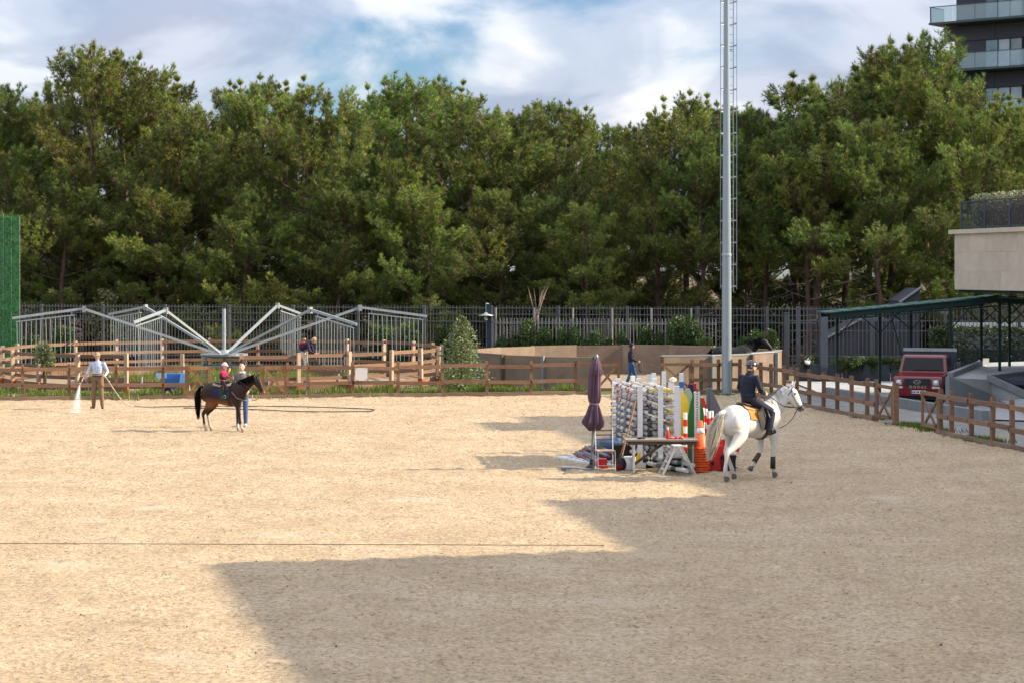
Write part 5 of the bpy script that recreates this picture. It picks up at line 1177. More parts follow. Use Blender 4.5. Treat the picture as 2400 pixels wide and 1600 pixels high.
def person(label, loc, rotz, J, mats, scale=1., hair=None, hat=None, look=(0, 0), voxel=.012, slim=1.0, fingers=(), glasses=False, coat=False):
    """J: joints (local, x forward, y left). mats: dict skin, top, legs, shoes; returns (thing, add_part)"""
    g = {k: Vector(v) for k, v in J.items() if k != '_boot'}; mb = MB(); seg = []; Y = Vector((0, 1, 0))
    sd_ = (g['sl'] - g['sr']).normalized()
    hipd = (g['hl'] - g['hr']).normalized()
    def T(pts, rs, tagn, side=None, n=12):
        mb.tube(pts, rs, n, side=side)
        rr = [max(r) if isinstance(r, tuple) else r for r in rs]
        for a, b, ra, rb in zip(pts[:-1], pts[1:], rr[:-1], rr[1:]): seg.append((a, b, min(ra, .16), min(rb, .16), tagn))
    pel, wai, che, nek = g['pelvis'], g['waist'], g['chest'], g['neck']
    k = slim; bulk = .013 if coat else 0
    T([pel - (wai-pel).normalized()*.07, pel, wai - (wai-pel)*.1], [(.095*k, .135*k), (.115*k, .165*k), (.105*k, .155*k)], 'legs', hipd, 16)
    T([pel + (wai-pel)*.55, wai, che, che.lerp(nek, .55), nek - (nek-che)*.08, nek], [(.115*k+bulk, .165*k+bulk), (.105*k+bulk, .15*k+bulk), (.118*k+bulk, .175*k+bulk), (.10*k+bulk, .155*k+bulk), (.07, .095), (.055, .06)], 'top', sd_, 16)
    hc = g['head']; T([nek - (hc-nek)*.15, nek, hc - Vector((0, 0, .02))], [.056, .052, .055], 'skin', None, 10)
    fw = Vector((math.cos(look[0])*math.cos(look[1]), math.sin(look[0])*math.cos(look[1]), math.sin(look[1]))); up = (hc-nek).normalized(); rt_ = fw.cross(up).normalized(); up = rt_.cross(fw).normalized()
    mt = Matrix((fw, -rt_, up)).transposed()
    hs = g.get('_hs', Vector((1, 0, 0))).x
    def HP(x, y, z): return hc + mt @ Vector((x*hs, y*hs, z*hs))
    b0 = len(mb.v); mb.ball((0, 0, 0), (.098*hs, .077*hs, .118*hs), 16, 12)
    mb.v[b0:] = [tuple(hc + mt @ Vector(p)) for p in mb.v[b0:]]
    mb.tube([HP(.03, 0, -.03), HP(.055, 0, -.085), HP(.06, 0, -.105)], [(.055*hs, .058*hs), (.04*hs, .045*hs), (.02*hs, .025*hs)], 10)     # jaw
    mb.tube([HP(.088, 0, .03), HP(.112, 0, -.02), HP(.095, 0, -.032)], [.010*hs, .016*hs, .012*hs], 6)                             # nose
    for s in (-1, 1): mb.ball(HP(-.005, s*.078, -.005), (.02*hs, .012*hs, .03*hs), 8, 6)
    seg.append((HP(0, 0, -.03), HP(0, 0, .03), .09*hs, .09*hs, 'skin')); seg.append((HP(.05, 0, -.09), HP(.09, 0, 0), .04, .04, 'skin'))
    for s, a in (('l', 'l'), ('r', 'r')):
        S, E, Wr = g['s'+a], g['e'+a], g['w'+a]
        T([S + (che-S)*.35, S, S.lerp(E, .5), E], [.066*k+bulk*.5, .060*k+bulk*.6, .051*k+bulk*.6, .045*k+bulk*.5], 'top'); T([E, E.lerp(Wr, .4), Wr - (Wr-E)*.10], [.045*k+bulk*.5, .042*k+bulk*.5, .031*k+bulk*.5], 'top')
        T([Wr - (Wr-E)*.12, Wr + (Wr-E).normalized()*.02], [.025, .022], 'skin')
        Hp, Kn, An, To = g['h'+a], g['k'+a], g['a'+a], g['t'+a]
        T([Hp + Vector((0, 0, .02)), Hp.lerp(Kn, .4), Kn], [.098*k, .092*k, .074*k], 'legs'); T([Kn, Kn.lerp(An, .35), An + (Kn-An)*.12], [.074*k, .070*k, .060*k], 'legs'); T([An + (Kn-An)*.12, An], [.060*k, .056*k], J.get('_boot', 'legs'))
        ft = (To-An); hl = An - Vector((ft.x, ft.y, 0)).normalized()*.05 + Vector((0, 0, -.035)); T([hl, An + Vector((0, 0, -.035)) + ft*.25, To - ft*.15 + Vector((0, 0, .01)), To + Vector((0, 0, 0))], [(.04, .036), (.046, .042), (.036, .046), (.022, .034)], 'shoes', None, 10)
    me = fuse(mb, voxel, 3, 'body'); P = coords(me); pc = np.zeros(len(me.polygons)*3, np.float32); me.polygons.foreach_get('center', pc); pc = pc.reshape(-1, 3)
    best = np.full(len(pc), 9.); idx = np.zeros(len(pc), np.int32); names = ['skin', 'top', 'legs', 'shoes']
    for a, b, ra, rb, tn in seg:
        a = np.array(a); b = np.array(b); d = b-a; t = np.clip(((pc-a) @ d)/(d @ d + 1e-9), 0, 1); q = np.linalg.norm(pc - (a + t[:, None]*d), axis=1) - (ra + (rb-ra)*t)
        m_ = q < best; best[m_] = q[m_]; idx[m_] = names.index(tn)
    me.polygons.foreach_set('material_index', idx)
    for n_ in names: me.materials.append(mats[n_])
    # hands joined to the same body mesh
    hm = MB()
    for (w_, d_, n_, c_, t_) in fingers: hand(hm, w_, d_, n_, 0, 1.0 if scale >= .8 or True else .8, c_, t_)
    if hm.v:
        h2 = hm.mesh('h', True); bm = bmesh.new(); bm.from_mesh(me); bm.from_mesh(h2); bm.to_mesh(me); bm.free()
        for p in me.polygons: p.use_smooth = True
    o = thing('person', label, 'person', loc, rotz, scale=scale); obj('body', me, None, o)
    def part(nm, m_, mat_, smooth=True): return obj(nm, m_.mesh(nm, smooth) if isinstance(m_, MB) else m_, mat_, o)
    for s in (-1, 1): part('eye', MB().ball(HP(.083, s*.033, .012), .010*hs, 8, 6), M['black'])
    part('mouth', MB().tube([HP(.090, -.022, -.058), HP(.099, 0, -.060), HP(.090, .022, -.058)], .005*hs, 5), plain('lips', (.35, .12, .10), .5))
    def shell(nm, m_, z0, ex, cut=None, zmax=9, back=0.):
        """cap of hair or hat: upper part of the skull, blown up by ex"""
        b = MB(); nu, nv = 20, 10; vs = []; lim = z0
        for i in range(nv+1):
            ph = (math.pi*.5 + (math.pi*.22 if z0 < -.03 else 0))*i/nv
            for j in range(nu):
                th = 2*math.pi*j/nu; x, y, z = (.098+ex)*math.sin(ph)*math.cos(th), (.077+ex)*math.sin(ph)*math.sin(th), (.118+ex)*math.cos(ph)
                floor_ = lim if cut is None else lim + (cut-lim)*max(0, math.cos(th))**.6 if math.cos(th) > 0 else lim
                z = max(z, floor_); vs.append(HP(x - back, y, z))
        fs = [(i*nu+j, (i+1)*nu+j, (i+1)*nu+(j+1) % nu, i*nu+(j+1) % nu) for i in range(nv) for j in range(nu)]
        b.add(vs, fs); return part(nm, b, m_)
    return o, part, HP, shell
STAND = dict(pelvis=(0, 0, .95), waist=(0, 0, 1.10), chest=(0, 0, 1.30), neck=(0, 0, 1.475), head=(.025, 0, 1.635), sl=(0, .185, 1.425), sr=(0, -.185, 1.425), el=(-.03, .26, 1.15), er=(-.03, -.26, 1.15), wl=(.06, .27, .90), wr=(.06, -.27, .90),
             hl=(0, .09, .93), hr=(0, -.09, .93), kl=(.02, .10, .50), kr=(.02, -.10, .50), al=(0, .10, .085), ar=(0, -.10, .085), tl=(.17, .12, .035), tr=(.17, -.12, .035))
def pose(**k): d = dict(STAND); d.update(k); return d
# man with the hose
HML = GP(229, 957)
hmJ = pose(sl=(0, .20, 1.41), sr=(0, -.20, 1.41), el=(-.04, .305, 1.16), wl=(.13, .27, 1.02), er=(-.02, -.31, 1.16), wr=(.15, -.31, 1.01), al=(.02, .16, .085), ar=(0, -.13, .085), kl=(.03, .13, .50), kr=(.03, -.12, .50), tl=(.17, .22, .035), tr=(.17, -.17, .035))
hm, hmp, HP, hsh = person('person in a pale blue shirt and khaki trousers watering the sand', HML, R(-98), hmJ, dict(skin=SKIN, top=cloth('pale_blue_shirt', (.42, .50, .68)), legs=cloth('khaki_trousers', (.19, .125, .075)), shoes=M['leather_brown']), 1.02, look=(R(-18), R(-12)), slim=1.02,
    fingers=[((.15, .265, 1.01), (.6, -.6, -.2), (0, -.5, -1), .9, 1), ((.17, -.315, 1.0), (.7, -.1, -.5), (0, .5, -1), .9, -1)])
hsh('hair', plain('dark_hair', (.02, .015, .012), .7), -.06, .004, .06); capm = cloth('olive_cap', (.30, .25, .17)); cp_ = hsh('cap', capm, .035, .012)
hmp('cap_peak', MB().prism([HP(.07, -.07, .045), HP(.13, -.055, .04), HP(.165, 0, .035), HP(.13, .055, .04), HP(.07, .07, .045)], (0, 0, .012)), capm, False)
hmp('belt', MB().tube([(.125*math.cos(t), .178*math.sin(t), 1.02) for t in [2*math.pi*i/20 for i in range(21)]], [(.008, .02)]*21, 5, side=(0, 0, 1)), M['leather'])
hmp('shirt_placket', MB().tube([(.122, 0, 1.08), (.145, 0, 1.28), (.10, 0, 1.43)], [(.004, .012)]*3, 5), cloth('shirt_seam', (.30, .36, .52)))
hmp('collar', MB().tube([(.075*math.cos(t)+.012, .085*math.sin(t), 1.455+.02*math.cos(t+math.pi)) for t in [2*math.pi*i/14 for i in range(15)]], [(.01, .022)]*15, 6, side=(0, 0, 1)), cloth('shirt_collar', (.46, .54, .72)))
def loc2w(o, p):
    return Matrix.Translation(o.location) @ o.rotation_euler.to_matrix().to_4x4() @ Matrix.Diagonal((*o.scale, 1)) @ Vector(p)
# hose: nozzle in the right hand, over the belly, to the left hand and down to the ground
n0 = loc2w(hm, (.34, -.40, .86)); pts = [n0, loc2w(hm, (.22, -.36, 1.0)), loc2w(hm, (.26, -.18, 1.10)), loc2w(hm, (.27, .08, 1.115)), loc2w(hm, (.21, .29, 1.03))]
w_ = [GP(262, 905), GP(278, 930), GP(295, 945), GP(325, 953), GP(360, 955), GP(430, 955)]
g1 = pts[-1]; dn_ = [g1.lerp(GP(318, 953), .28) + Vector((0, 0, -.12)), g1.lerp(GP(318, 953), .55) + Vector((0, 0, -.22)), g1.lerp(GP(318, 953), .8) + Vector((0, 0, -.14)), GP(318, 953) + Vector((0, 0, .03)), GP(360, 955) + Vector((0, 0, .02))]
hs_ = thing('garden_hose', 'garden hose held by the person in the pale blue shirt', 'hose', Vector((n0.x, n0.y, 0)))
off = Vector((n0.x, n0.y, 0))
obj('hose_line', MB().tube([p - off for p in smooth_path(pts + dn_)], .017, 6), M['hose'], hs_, smooth=True)
gl = [GP(360, 955), GP(450, 953), GP(560, 953), GP(700, 954), GP(800, 957), GP(868, 960), GP(875, 963), GP(860, 965), GP(780, 966), GP(690, 965), GP(600, 961), GP(500, 958), GP(430, 957)]
obj('hose_on_ground', MB().tube([p - off + Vector((0, 0, .03)) for p in smooth_path(gl)], .015, 6), M['hose_ground'], hs_, smooth=True)
obj('nozzle', MB().tube([n0 - off, n0 - off + (n0-pts[1]).normalized()*.14], [.02, .012], 8), M['greymetal'], hs_)
# water spray
sp0 = n0 + (n0-pts[1]).normalized()*.14; tgt = GP(178, 968)
nw = 16000; tt = rng.random(nw)**.8; base_ = np.array(sp0)[None]*(1-tt[:, None]) + np.array(tgt)[None]*tt[:, None]; base_[:, 2] += .35*tt*(1-tt)
sprd = (.006 + .085*tt**1.3)[:, None]; base_ += rng.normal(0, 1, (nw, 3))*sprd*np.array([1, .8, .6]); base_[:, 2] = np.maximum(base_[:, 2], .03)
dv = np.array(tgt-sp0); dv /= np.linalg.norm(dv); sz_ = rng.uniform(.0025, .006, nw)[:, None]; rv = rng.normal(0, 1, (nw, 3)); rv /= np.linalg.norm(rv, axis=1, keepdims=True)
v = np.stack([base_ - dv*sz_*2, base_ + rv*sz_, base_ + dv*sz_*2, base_ - rv*sz_], 1).reshape(-1, 3)
water, wt_, wb_ = newmat('water_drops'); wb_.inputs['Base Color'].default_value = (.9, .93, .95, 1); wb_.inputs['Roughness'].default_value = .3
_a = wt_.nodes.new('ShaderNodeBsdfTransparent'); _m = wt_.nodes.new('ShaderNodeMixShader'); _m.inputs[0].default_value = .72; wt_.links.new(wb_.outputs[0], _m.inputs[1]); wt_.links.new(_a.outputs[0], _m.inputs[2]); wt_.links.new(_m.outputs[0], wt_.nodes['Material Output'].inputs[0])
ws = obj('water_spray', np_mesh('water_spray', v, np.arange(nw*4).reshape(-1, 4)), water); tag(ws, 'fan of white water drops spraying from the hose onto the sand', 'water', kind='stuff')

# rider on the white horse (built in the horse's frame)
navyj = cloth('navy_jacket', (.010, .014, .030)); navyt = cloth('navy_breeches', (.022, .022, .040))
rJ = dict(pelvis=(-.03, 0, 1.66), waist=(-.06, 0, 1.82), chest=(-.045, 0, 2.02), neck=(.0, 0, 2.20), head=(.05, 0, 2.355), sl=(-.02, .20, 2.14), sr=(-.02, -.20, 2.14), el=(-.02, .29, 1.88), er=(.03, -.29, 1.86), wl=(.28, .14, 1.80), wr=(.32, -.14, 1.78),
          hl=(.0, .11, 1.63), hr=(.0, -.11, 1.63), kl=(.36, .31, 1.40), kr=(.36, -.31, 1.40), al=(.20, .375, .99), ar=(.20, -.375, .99), tl=(.38, .40, .985), tr=(.38, -.40, .985), _boot='shoes')
rd_, rp_, HP, rsh = person('person in navy riding the white horse, wearing a black helmet', WHL, WHR, rJ, dict(skin=SKIN2, top=navyj, legs=navyt, shoes=M['leather']), 1.0, look=(R(-35), R(-6)), voxel=.011, coat=True, slim=1.10,
    fingers=[((.29, .135, 1.795), (1, -.3, -.1), (0, -1, -.2), 1.0, 1), ((.33, -.135, 1.775), (1, .3, -.1), (0, 1, -.2), 1.0, -1)])
rsh('hair', plain('rider_hair', (.05, .04, .035), .7), -.06, .004, .055)
hel = plain('helmet_shell', (.012, .018, .020), .25, spec=.6, coat=.6); rsh('helmet', hel, .022, .028)
rp_('helmet_peak', MB().prism([HP(.10, -.075, .045), HP(.155, -.05, .035), HP(.17, 0, .032), HP(.155, .05, .035), HP(.10, .075, .045)], (0, 0, .012)), hel, False)
rp_('helmet_strap', MB().tube([HP(.0, .09, .03), HP(.03, .07, -.06), HP(.055, 0, -.12), HP(.03, -.07, -.06), HP(.0, -.09, .03)], .007, 5), M['black'])
rp_('collar', MB().tube([Vector((.0, 0, 2.19)) + Vector((.075*math.cos(t), .085*math.sin(t), 0)) for t in [2*math.pi*i/14 for i in range(15)]], [(.012, .03)]*15, 6, side=(0, 0, 1)), navyj)
for s in (-1, 1):
    st_ = wbo('stirrup', MB().tube([(.30 + .07*math.cos(t), s*.39, .955 + (.0 if math.sin(t) < 0 else .13*math.sin(t))) for t in [2*math.pi*i/14 for i in range(15)]], .009, 5), M['galv']); wbo('stirrup_leather', MB().beam((.18, s*.33, 1.45), (.30, s*.39, 1.08), .012, .03), M['leather'])
def reins(bobj, root, hands, bitx, m=M['leather'], sag=.10, nm='rein'):
    for s, h in zip((1, -1), hands):
        b = Vector((bitx[0], s*.065, bitx[1])); h = Vector(h); mid = b.lerp(h, .5) - Vector((0, 0, sag)); mid.y = s*.16; bobj(nm, MB().tube(smooth_path([b, b.lerp(mid, .5) - Vector((0, 0, sag*.25)) + Vector((0, s*.03, 0)), mid, h], 5), .009, 5), m)
reins(wbo, wh, [(.38, .12, 1.78), (.42, -.12, 1.76)], (1.24, 1.47))
wbo('martingale', MB().tube([(1.22, 0, 1.40), (1.12, -.02, 1.22), (.98, -.03, 1.08), (.86, -.02, 1.02)], .008, 5), M['leather'])
# child on the pony
cJ = dict(pelvis=(0, 0, 1.60), waist=(0, 0, 1.70), chest=(0.01, 0, 1.84), neck=(.02, 0, 1.97), head=(.05, 0, 2.10), sl=(.01, .14, 1.93), sr=(.01, -.14, 1.93), el=(.07, .20, 1.76), er=(.10, -.22, 1.78), wl=(.26, .10, 1.72), wr=(.24, -.13, 1.90),
          hl=(.02, .09, 1.57), hr=(.02, -.09, 1.57), kl=(.24, .27, 1.42), kr=(.24, -.27, 1.42), al=(.12, .335, 1.14), ar=(.12, -.335, 1.14), tl=(.25, .35, 1.12), tr=(.25, -.35, 1.12), _boot='shoes', _hs=(.98, 0, 0))
ch, chp, HP, chs = person('child in a pink jacket riding the bay pony, pink helmet', PNL, PNR, cJ, dict(skin=SKIN2, top=cloth('pink_jacket', (.62, .02, .12)), legs=cloth('black_leggings', (.012, .012, .016)), shoes=plain('green_boots', (.03, .06, .06), .6)), PNS, look=(R(-25), R(-8)), slim=.80,
    fingers=[((.27, .095, 1.72), (1, -.2, 0), (0, -1, 0), .9, 1), ((.25, -.125, 1.91), (.5, .1, .8), (-1, 0, .3), .5, -1)])
ch.scale = (PNS*.93, PNS, PNS)
pinkh = plain('pink_helmet', (.80, .50, .55), .3, coat=.4); chs('hair', plain('child_hair', (.06, .03, .02), .7), -.08, .004, .05); chs('helmet', pinkh, .02, .026)
chp('helmet_peak', MB().prism([HP(.10, -.07, .045), HP(.15, -.045, .036), HP(.165, 0, .034), HP(.15, .045, .036), HP(.10, .07, .045)], (0, 0, .012)), pinkh, False)
vest = MB(); vest.tube([(0, 0, 1.69), (.005, 0, 1.78), (.01, 0, 1.88)], [(.125, .155), (.132, .165), (.12, .155)], 16, side=(0, 1, 0)); chp('body_protector', vest, cloth('black_vest', (.02, .02, .024)))
for s in (-1, 1): pbo('stirrup', MB().tube([(.18 + .06*math.cos(t), s*.36, 1.085 + (.0 if math.sin(t) < 0 else .11*math.sin(t))) for t in [2*math.pi*i/14 for i in range(15)]], .011, 5), plain('cyan_stirrup', (.05, .42, .50), .5)); pbo('stirrup_leather', MB().beam((.14, s*.32, 1.5), (.18, s*.36, 1.18), .012, .03), M['leather'])
reins(pbo, pn_, [(.30, .09, 1.72), (.32, -.09, 1.80)], (1.42, 1.30), sag=.05)
# woman behind the pony
wmJ = pose(el=(-.02, .26, 1.16), wl=(.14, .20, .98), er=(.05, -.28, 1.18), wr=(.22, -.22, 1.0), al=(.0, .10, .085), ar=(0, -.10, .085))
wm, wmp, HP, wms = person('person with dark curly hair and a grey jacket standing behind the pony', GP(567, 999), R(-90), wmJ, dict(skin=SKIN2, top=cloth('grey_jacket', (.15, .14, .135)), legs=cloth('blue_jeans', (.05, .09, .22)), shoes=plain('white_trainers', (.68, .66, .62), .6)), 1.03, look=(R(-5), R(-4)), slim=.93, coat=True,
    fingers=[((.15, .2, .97), (.8, -.1, -.4), (0, -1, 0), .7, 1), ((.23, -.22, .99), (.9, .1, -.2), (0, 1, 0), .8, -1)])
hb = MB(); r_ = random.Random(3)
for k in range(60):
    a, e = r_.uniform(0, 6.28), r_.uniform(-.2, 1.5); p = HP(.09*math.cos(e)*math.cos(a)-.02, .09*math.cos(e)*math.sin(a), .02+.125*math.sin(e))
    if math.cos(a) > .35 and e < .75: continue
    hb.ball(p, r_.uniform(.022, .038), 7, 5)
hb.ball(HP(-.03, 0, .16), .055, 8, 6); wmp('hair', hb, plain('dark_curls', (.035, .018, .012), .7))
wmp('shirt_collar', MB().tube([Vector((.02, 0, 1.47)) + Vector((.078*math.cos(t), .085*math.sin(t), .01)) for t in [2*math.pi*i/14 for i in range(15)]], [(.012, .03)]*15, 6, side=(0, 0, 1)), cloth('pale_collar', (.62, .64, .68)))
pbo('lead_rope', MB().tube(smooth_path([Vector((1.42, 0, 1.28)), Vector((1.2, .15, 1.05)), Vector((.95, .35, 1.0)), Vector((.80, .72, 1.15))], 5), .013, 6), plain('pale_rope', (.28, .26, .23), .8))
# man in the pen
pmJ = pose(al=(-.22, .09, .095), kl=(-.02, .09, .50), tl=(-.07, .10, .035), ar=(.22, -.09, .085), kr=(.15, -.09, .49), tr=(.39, -.10, .035), er=(-.02, -.25, 1.16), wr=(.24, -.20, 1.02), el=(-.06, .24, 1.15), wl=(.16, .22, 1.0))
pm, pmp, HP, pms = person('person in a dark jacket and blue jeans holding a lunge line', Vector((PX(1479, 79.6), 79.6, 0)), R(2), pmJ, dict(skin=SKIN, top=cloth('dark_navy_jacket', (.010, .011, .020)), legs=cloth('bright_jeans', (.025, .085, .20)), shoes=M['leather']), .955, look=(R(8), R(-8)), coat=True,
    fingers=[((.16, .22, .99), (.9, -.3, -.3), (0, -1, 0), .9, 1), ((.25, -.20, 1.02), (1, .1, -.1), (0, 1, 0), .9, -1)])
pms('hair', plain('black_hair', (.012, .010, .009), .7), -.07, .010, .055)
lh = loc2w(pm, (.33, -.19, 1.02)); mth = loc2w(bh_, bh_['mouth']); lr = thing('lunge_line', 'dark lunge line from the person in jeans to the black horse', 'rope', Vector((lh.x, lh.y, 0))); o_ = Vector((lh.x, lh.y, 0))
obj('line', MB().tube([p - o_ for p in smooth_path([lh, lh.lerp(mth, .2) + Vector((0, 0, -.35)), lh.lerp(mth, .5) + Vector((0, 0, -.55)), lh.lerp(mth, .8) + Vector((0, 0, -.3)), mth], 6)], .012, 5), M['rope'], lr)
for k in range(3): obj('coil', MB().tube([lh - o_ + Vector((.02 + (.05+.008*k)*math.sin(t), .01*k, -.17 + (.17+.02*k)*math.cos(t))) for t in [2*math.pi*i/18 for i in range(19)]], .010, 5), M['rope'], lr)
# bending figure behind the walker bars
bdJ = pose(pelvis=(-.10, 0, .93), waist=(.03, 0, 1.05), chest=(.20, 0, 1.17), neck=(.36, 0, 1.25), head=(.50, 0, 1.36), sl=(.30, .19, 1.22), sr=(.30, -.19, 1.22), el=(.38, .24, .95), er=(.38, -.24, .95), wl=(.56, .15, .86), wr=(.56, -.15, .86), hl=(-.08, .09, .91), hr=(-.08, -.09, .91), kl=(.06, .11, .49), kr=(.10, -.11, .49), al=(-.04, .11, .085), ar=(-.02, -.11, .085), tl=(.13, .13, .035), tr=(.15, -.13, .035))
bdp, bdpp, HP, bds = person('person with fair hair in navy and red bending over behind the walker bars', Vector((PX(708, 90), 90, 0)), R(-12), bdJ, dict(skin=SKIN2, top=cloth('navy_red_jumper', (.03, .02, .05)), legs=cloth('grey_trousers', (.12, .13, .16)), shoes=M['leather']), 1.05, look=(0, R(-25)), coat=True,
    fingers=[((.57, .15, .85), (.8, -.1, -.5), (0, -1, 0), .6, 1), ((.57, -.15, .85), (.8, .1, -.5), (0, 1, 0), .6, -1)])
bds('hair', plain('fair_hair', (.50, .33, .16), .7), -.05, .012, .06)
bdpp('red_backpack', MB().ball((.0, 0, 1.20), (.17, .14, .10), 12, 8, rot=(0, R(-38), 0)), plain('red_pack', (.30, .02, .03), .7))
# ------------------------------------------------------------------ store of show-jumping equipment
ND, FD = 47.5, 50.5
def atx(px, D, z=0): return Vector((PX(px, D), D, z))
near_px, far_px = (1500, 1548, 1586), (1449, 1497, 1534)
rk = thing('pole_rack', 'white wooden rack holding the striped jump poles', 'rack', atx(1540, 49))
ro = rk.location.copy(); PLW = .105
for p0, p1 in zip(near_px, far_px):
    for px, D, h in ((p0, ND, 1.82), (p1, FD, 1.84)):
        c = atx(px, D) - ro; po = obj('post', MB().box((c.x, c.y, h/2), (.115, .10, h)), M['white'], rk)
        obj('post_foot', MB().box((c.x-.02, c.y, .06), (.62, .115, .11)), M['white_dirty'], po)
        for s in (-1, 1): obj('strut', MB().beam((c.x+s*.28, c.y, .1), (c.x+s*.05, c.y, .42), .05, .05), M['white_dirty'], po)
    a, b = atx(p0, ND) - ro, atx(p1, FD) - ro; obj('base_beam', MB().beam((a.x, a.y+.06, .12), (b.x, b.y-.06, .12), .08, .09), M['white_dirty'], rk)
PM = dict(w=M['pole_white'], r=M['pole_red'], b=M['pole_blue'], y=M['pole_yellow'], g=M['pole_grey'], n=M['pole_green'], m=M['maroon'], l=M['poleblue'], t=M['teal'], d=M['greymetal'])
def pole_mesh(seq, length=3.15, r=.044):
    """seq: string of colour letters with relative lengths, e.g. 'w3r1w2'"""
    it = [(seq[i], float(seq[i+1])) for i in range(0, len(seq), 2)]; tot = sum(x for _, x in it); keys = []; mb = MB(); x = 0; n = 10; vs = []; fs = []; mi = []
    xs = [0]
    for c, l in it: xs.append(xs[-1] + length*l/tot)
    for xx in xs:
        for j in range(n): vs.append((xx, r*math.cos(2*math.pi*j/n), r*math.sin(2*math.pi*j/n)))
    for i, (c, l) in enumerate(it):
        if c not in keys: keys.append(c)
        for j in range(n): fs.append((i*n+j, (i+1)*n+j, (i+1)*n+(j+1) % n, i*n+(j+1) % n)); mi.append(keys.index(c))
    fs.append(tuple(range(n))); mi.append(keys.index(it[0][0])); fs.append(tuple(len(it)*n + n-1-j for j in range(n))); mi.append(keys.index(it[-1][0]))
    me = bpy.data.meshes.new('jump_pole'); me.from_pydata(vs, [], fs); me.polygons.foreach_set('material_index', mi)
    for k in keys: me.materials.append(PM[k])
    sm = [len(f) == 4 for f in fs]; me.polygons.foreach_set('use_smooth', sm); me.update(); return me
SCH = {'red': pole_mesh('r1w3r2w1r1w3r1w1r1w2'), 'blue': pole_mesh('b1w3b1w1b1w2b2w2b1w1'), 'grey': pole_mesh('g1w2g2w2g1w2g1w1g1w1'), 'yellow': pole_mesh('y1w3y1w2g1w2y1w1y1'), 'green': pole_mesh('g2w1n2w2g2w1n1w2'), 'white': pole_mesh('w6r1w3b1w3')}
names_c = {'red': 'white pole with red bands', 'blue': 'white pole with grey-blue bands', 'grey': 'white pole with dark grey bands', 'yellow': 'white pole with yellow bands', 'green': 'dark grey and green banded pole', 'white': 'mostly white pole with thin bands'}
ORD = ['topmost', 'second from the top', 'third from the top', 'fourth from the top', 'fifth from the top', 'sixth from the top', 'seventh from the top', 'eighth from the top', 'ninth from the top', 'tenth from the top', 'lowest']
cols = [("rack's left column", -.12, 0, ['red', 'red', 'red', 'blue', 'blue', 'blue', 'blue', 'grey', 'grey', 'green']),
        ("rack's second column", .13, 0, ['white', 'red', 'blue', 'blue', 'blue', 'grey', 'grey', 'green', 'grey', 'green']),
        ("rack's third column", -.12, 1, ['yellow', 'white', 'blue', 'blue', 'blue', 'blue', 'grey', 'green', 'green', 'grey']),
        ("rack's fourth column", .125, 1, ['yellow', 'grey', 'grey', 'grey', 'green', 'grey', 'green', 'grey', 'green', 'green']),
        ("rack's right column", -.115, 2, ['yellow', 'yellow', 'grey', 'yellow', 'grey', 'yellow', 'yellow', 'grey', 'green', 'yellow'])]
for ci, (cn, ox, pi, lst) in enumerate(cols):
    a, b = atx(far_px[pi], FD), atx(near_px[pi], ND); d = (b-a).normalized(); ang = math.atan2(d.y, d.x)
    for lv, key in enumerate(lst):
        z = 1.72 - lv*.160 + rnd.gauss(0, .012)
        o = obj('jump_pole', SCH[key], None, None, a - d*(.12+rnd.uniform(0, .12)) + Vector((ox, 0, z)), (rnd.random()*6, rnd.gauss(0, .006), ang + rnd.gauss(0, .004)))
        tag(o, '%s, %s in the %s' % (names_c[key], ORD[lv], cn), 'pole', 'poles on the rack')
        for D_, P_ in ((ND, b), (FD, a)):
            q = P_ - ro; sg = 1 if ox > 0 else -1
            if lv < 10: obj('cup', MB().box((q.x + sg*.11, q.y, z-.058), (.13, .05, .02)), M['galv_dark'], rk)
# white standards standing behind and between
def standard(px, D, h, label, w=.11, m=None, zb=0):
    o = thing('jump_standard', label, 'jump standard', atx(px, D), rnd.uniform(-.3, .3), 'white standards by the rack')
    obj('upright', MB().box((0, 0, h/2), (w, w*.8, h)), m or M['white'], o); obj('foot', MB().box((0, 0, .045), (.5, .09, .09)).box((0, 0, .135), (.09, .5, .09)), M['white_dirty'], o)
    for k in range(7): obj('pin_hole', MB().box((0, -w*.4-.001, .4+k*.2), (.02, .004, .02)), M['black'], o)
    return o
for i, (px, D, h, lb) in enumerate(((1483, 51.3, 1.86, 'white standard behind the left pole column'), (1521, 51.6, 1.87, 'white standard behind the second post of the rack'), (1532, 52.0, 1.89, 'tall white standard between the middle rack posts'),
        (1556, 52.2, 1.92, 'tallest white standard behind the rack'), (1573, 49.6, 1.80, 'broad white standard left of the right rack post'), (1597, 51.8, 1.90, 'white standard with a blue block behind the right rack post'))):
    o = standard(px, D, h, lb, .13 if i == 4 else .105)
obj('colour_block', MB().box((0, -.01, 1.62), (.125, .10, .14)), M['blue'], o)
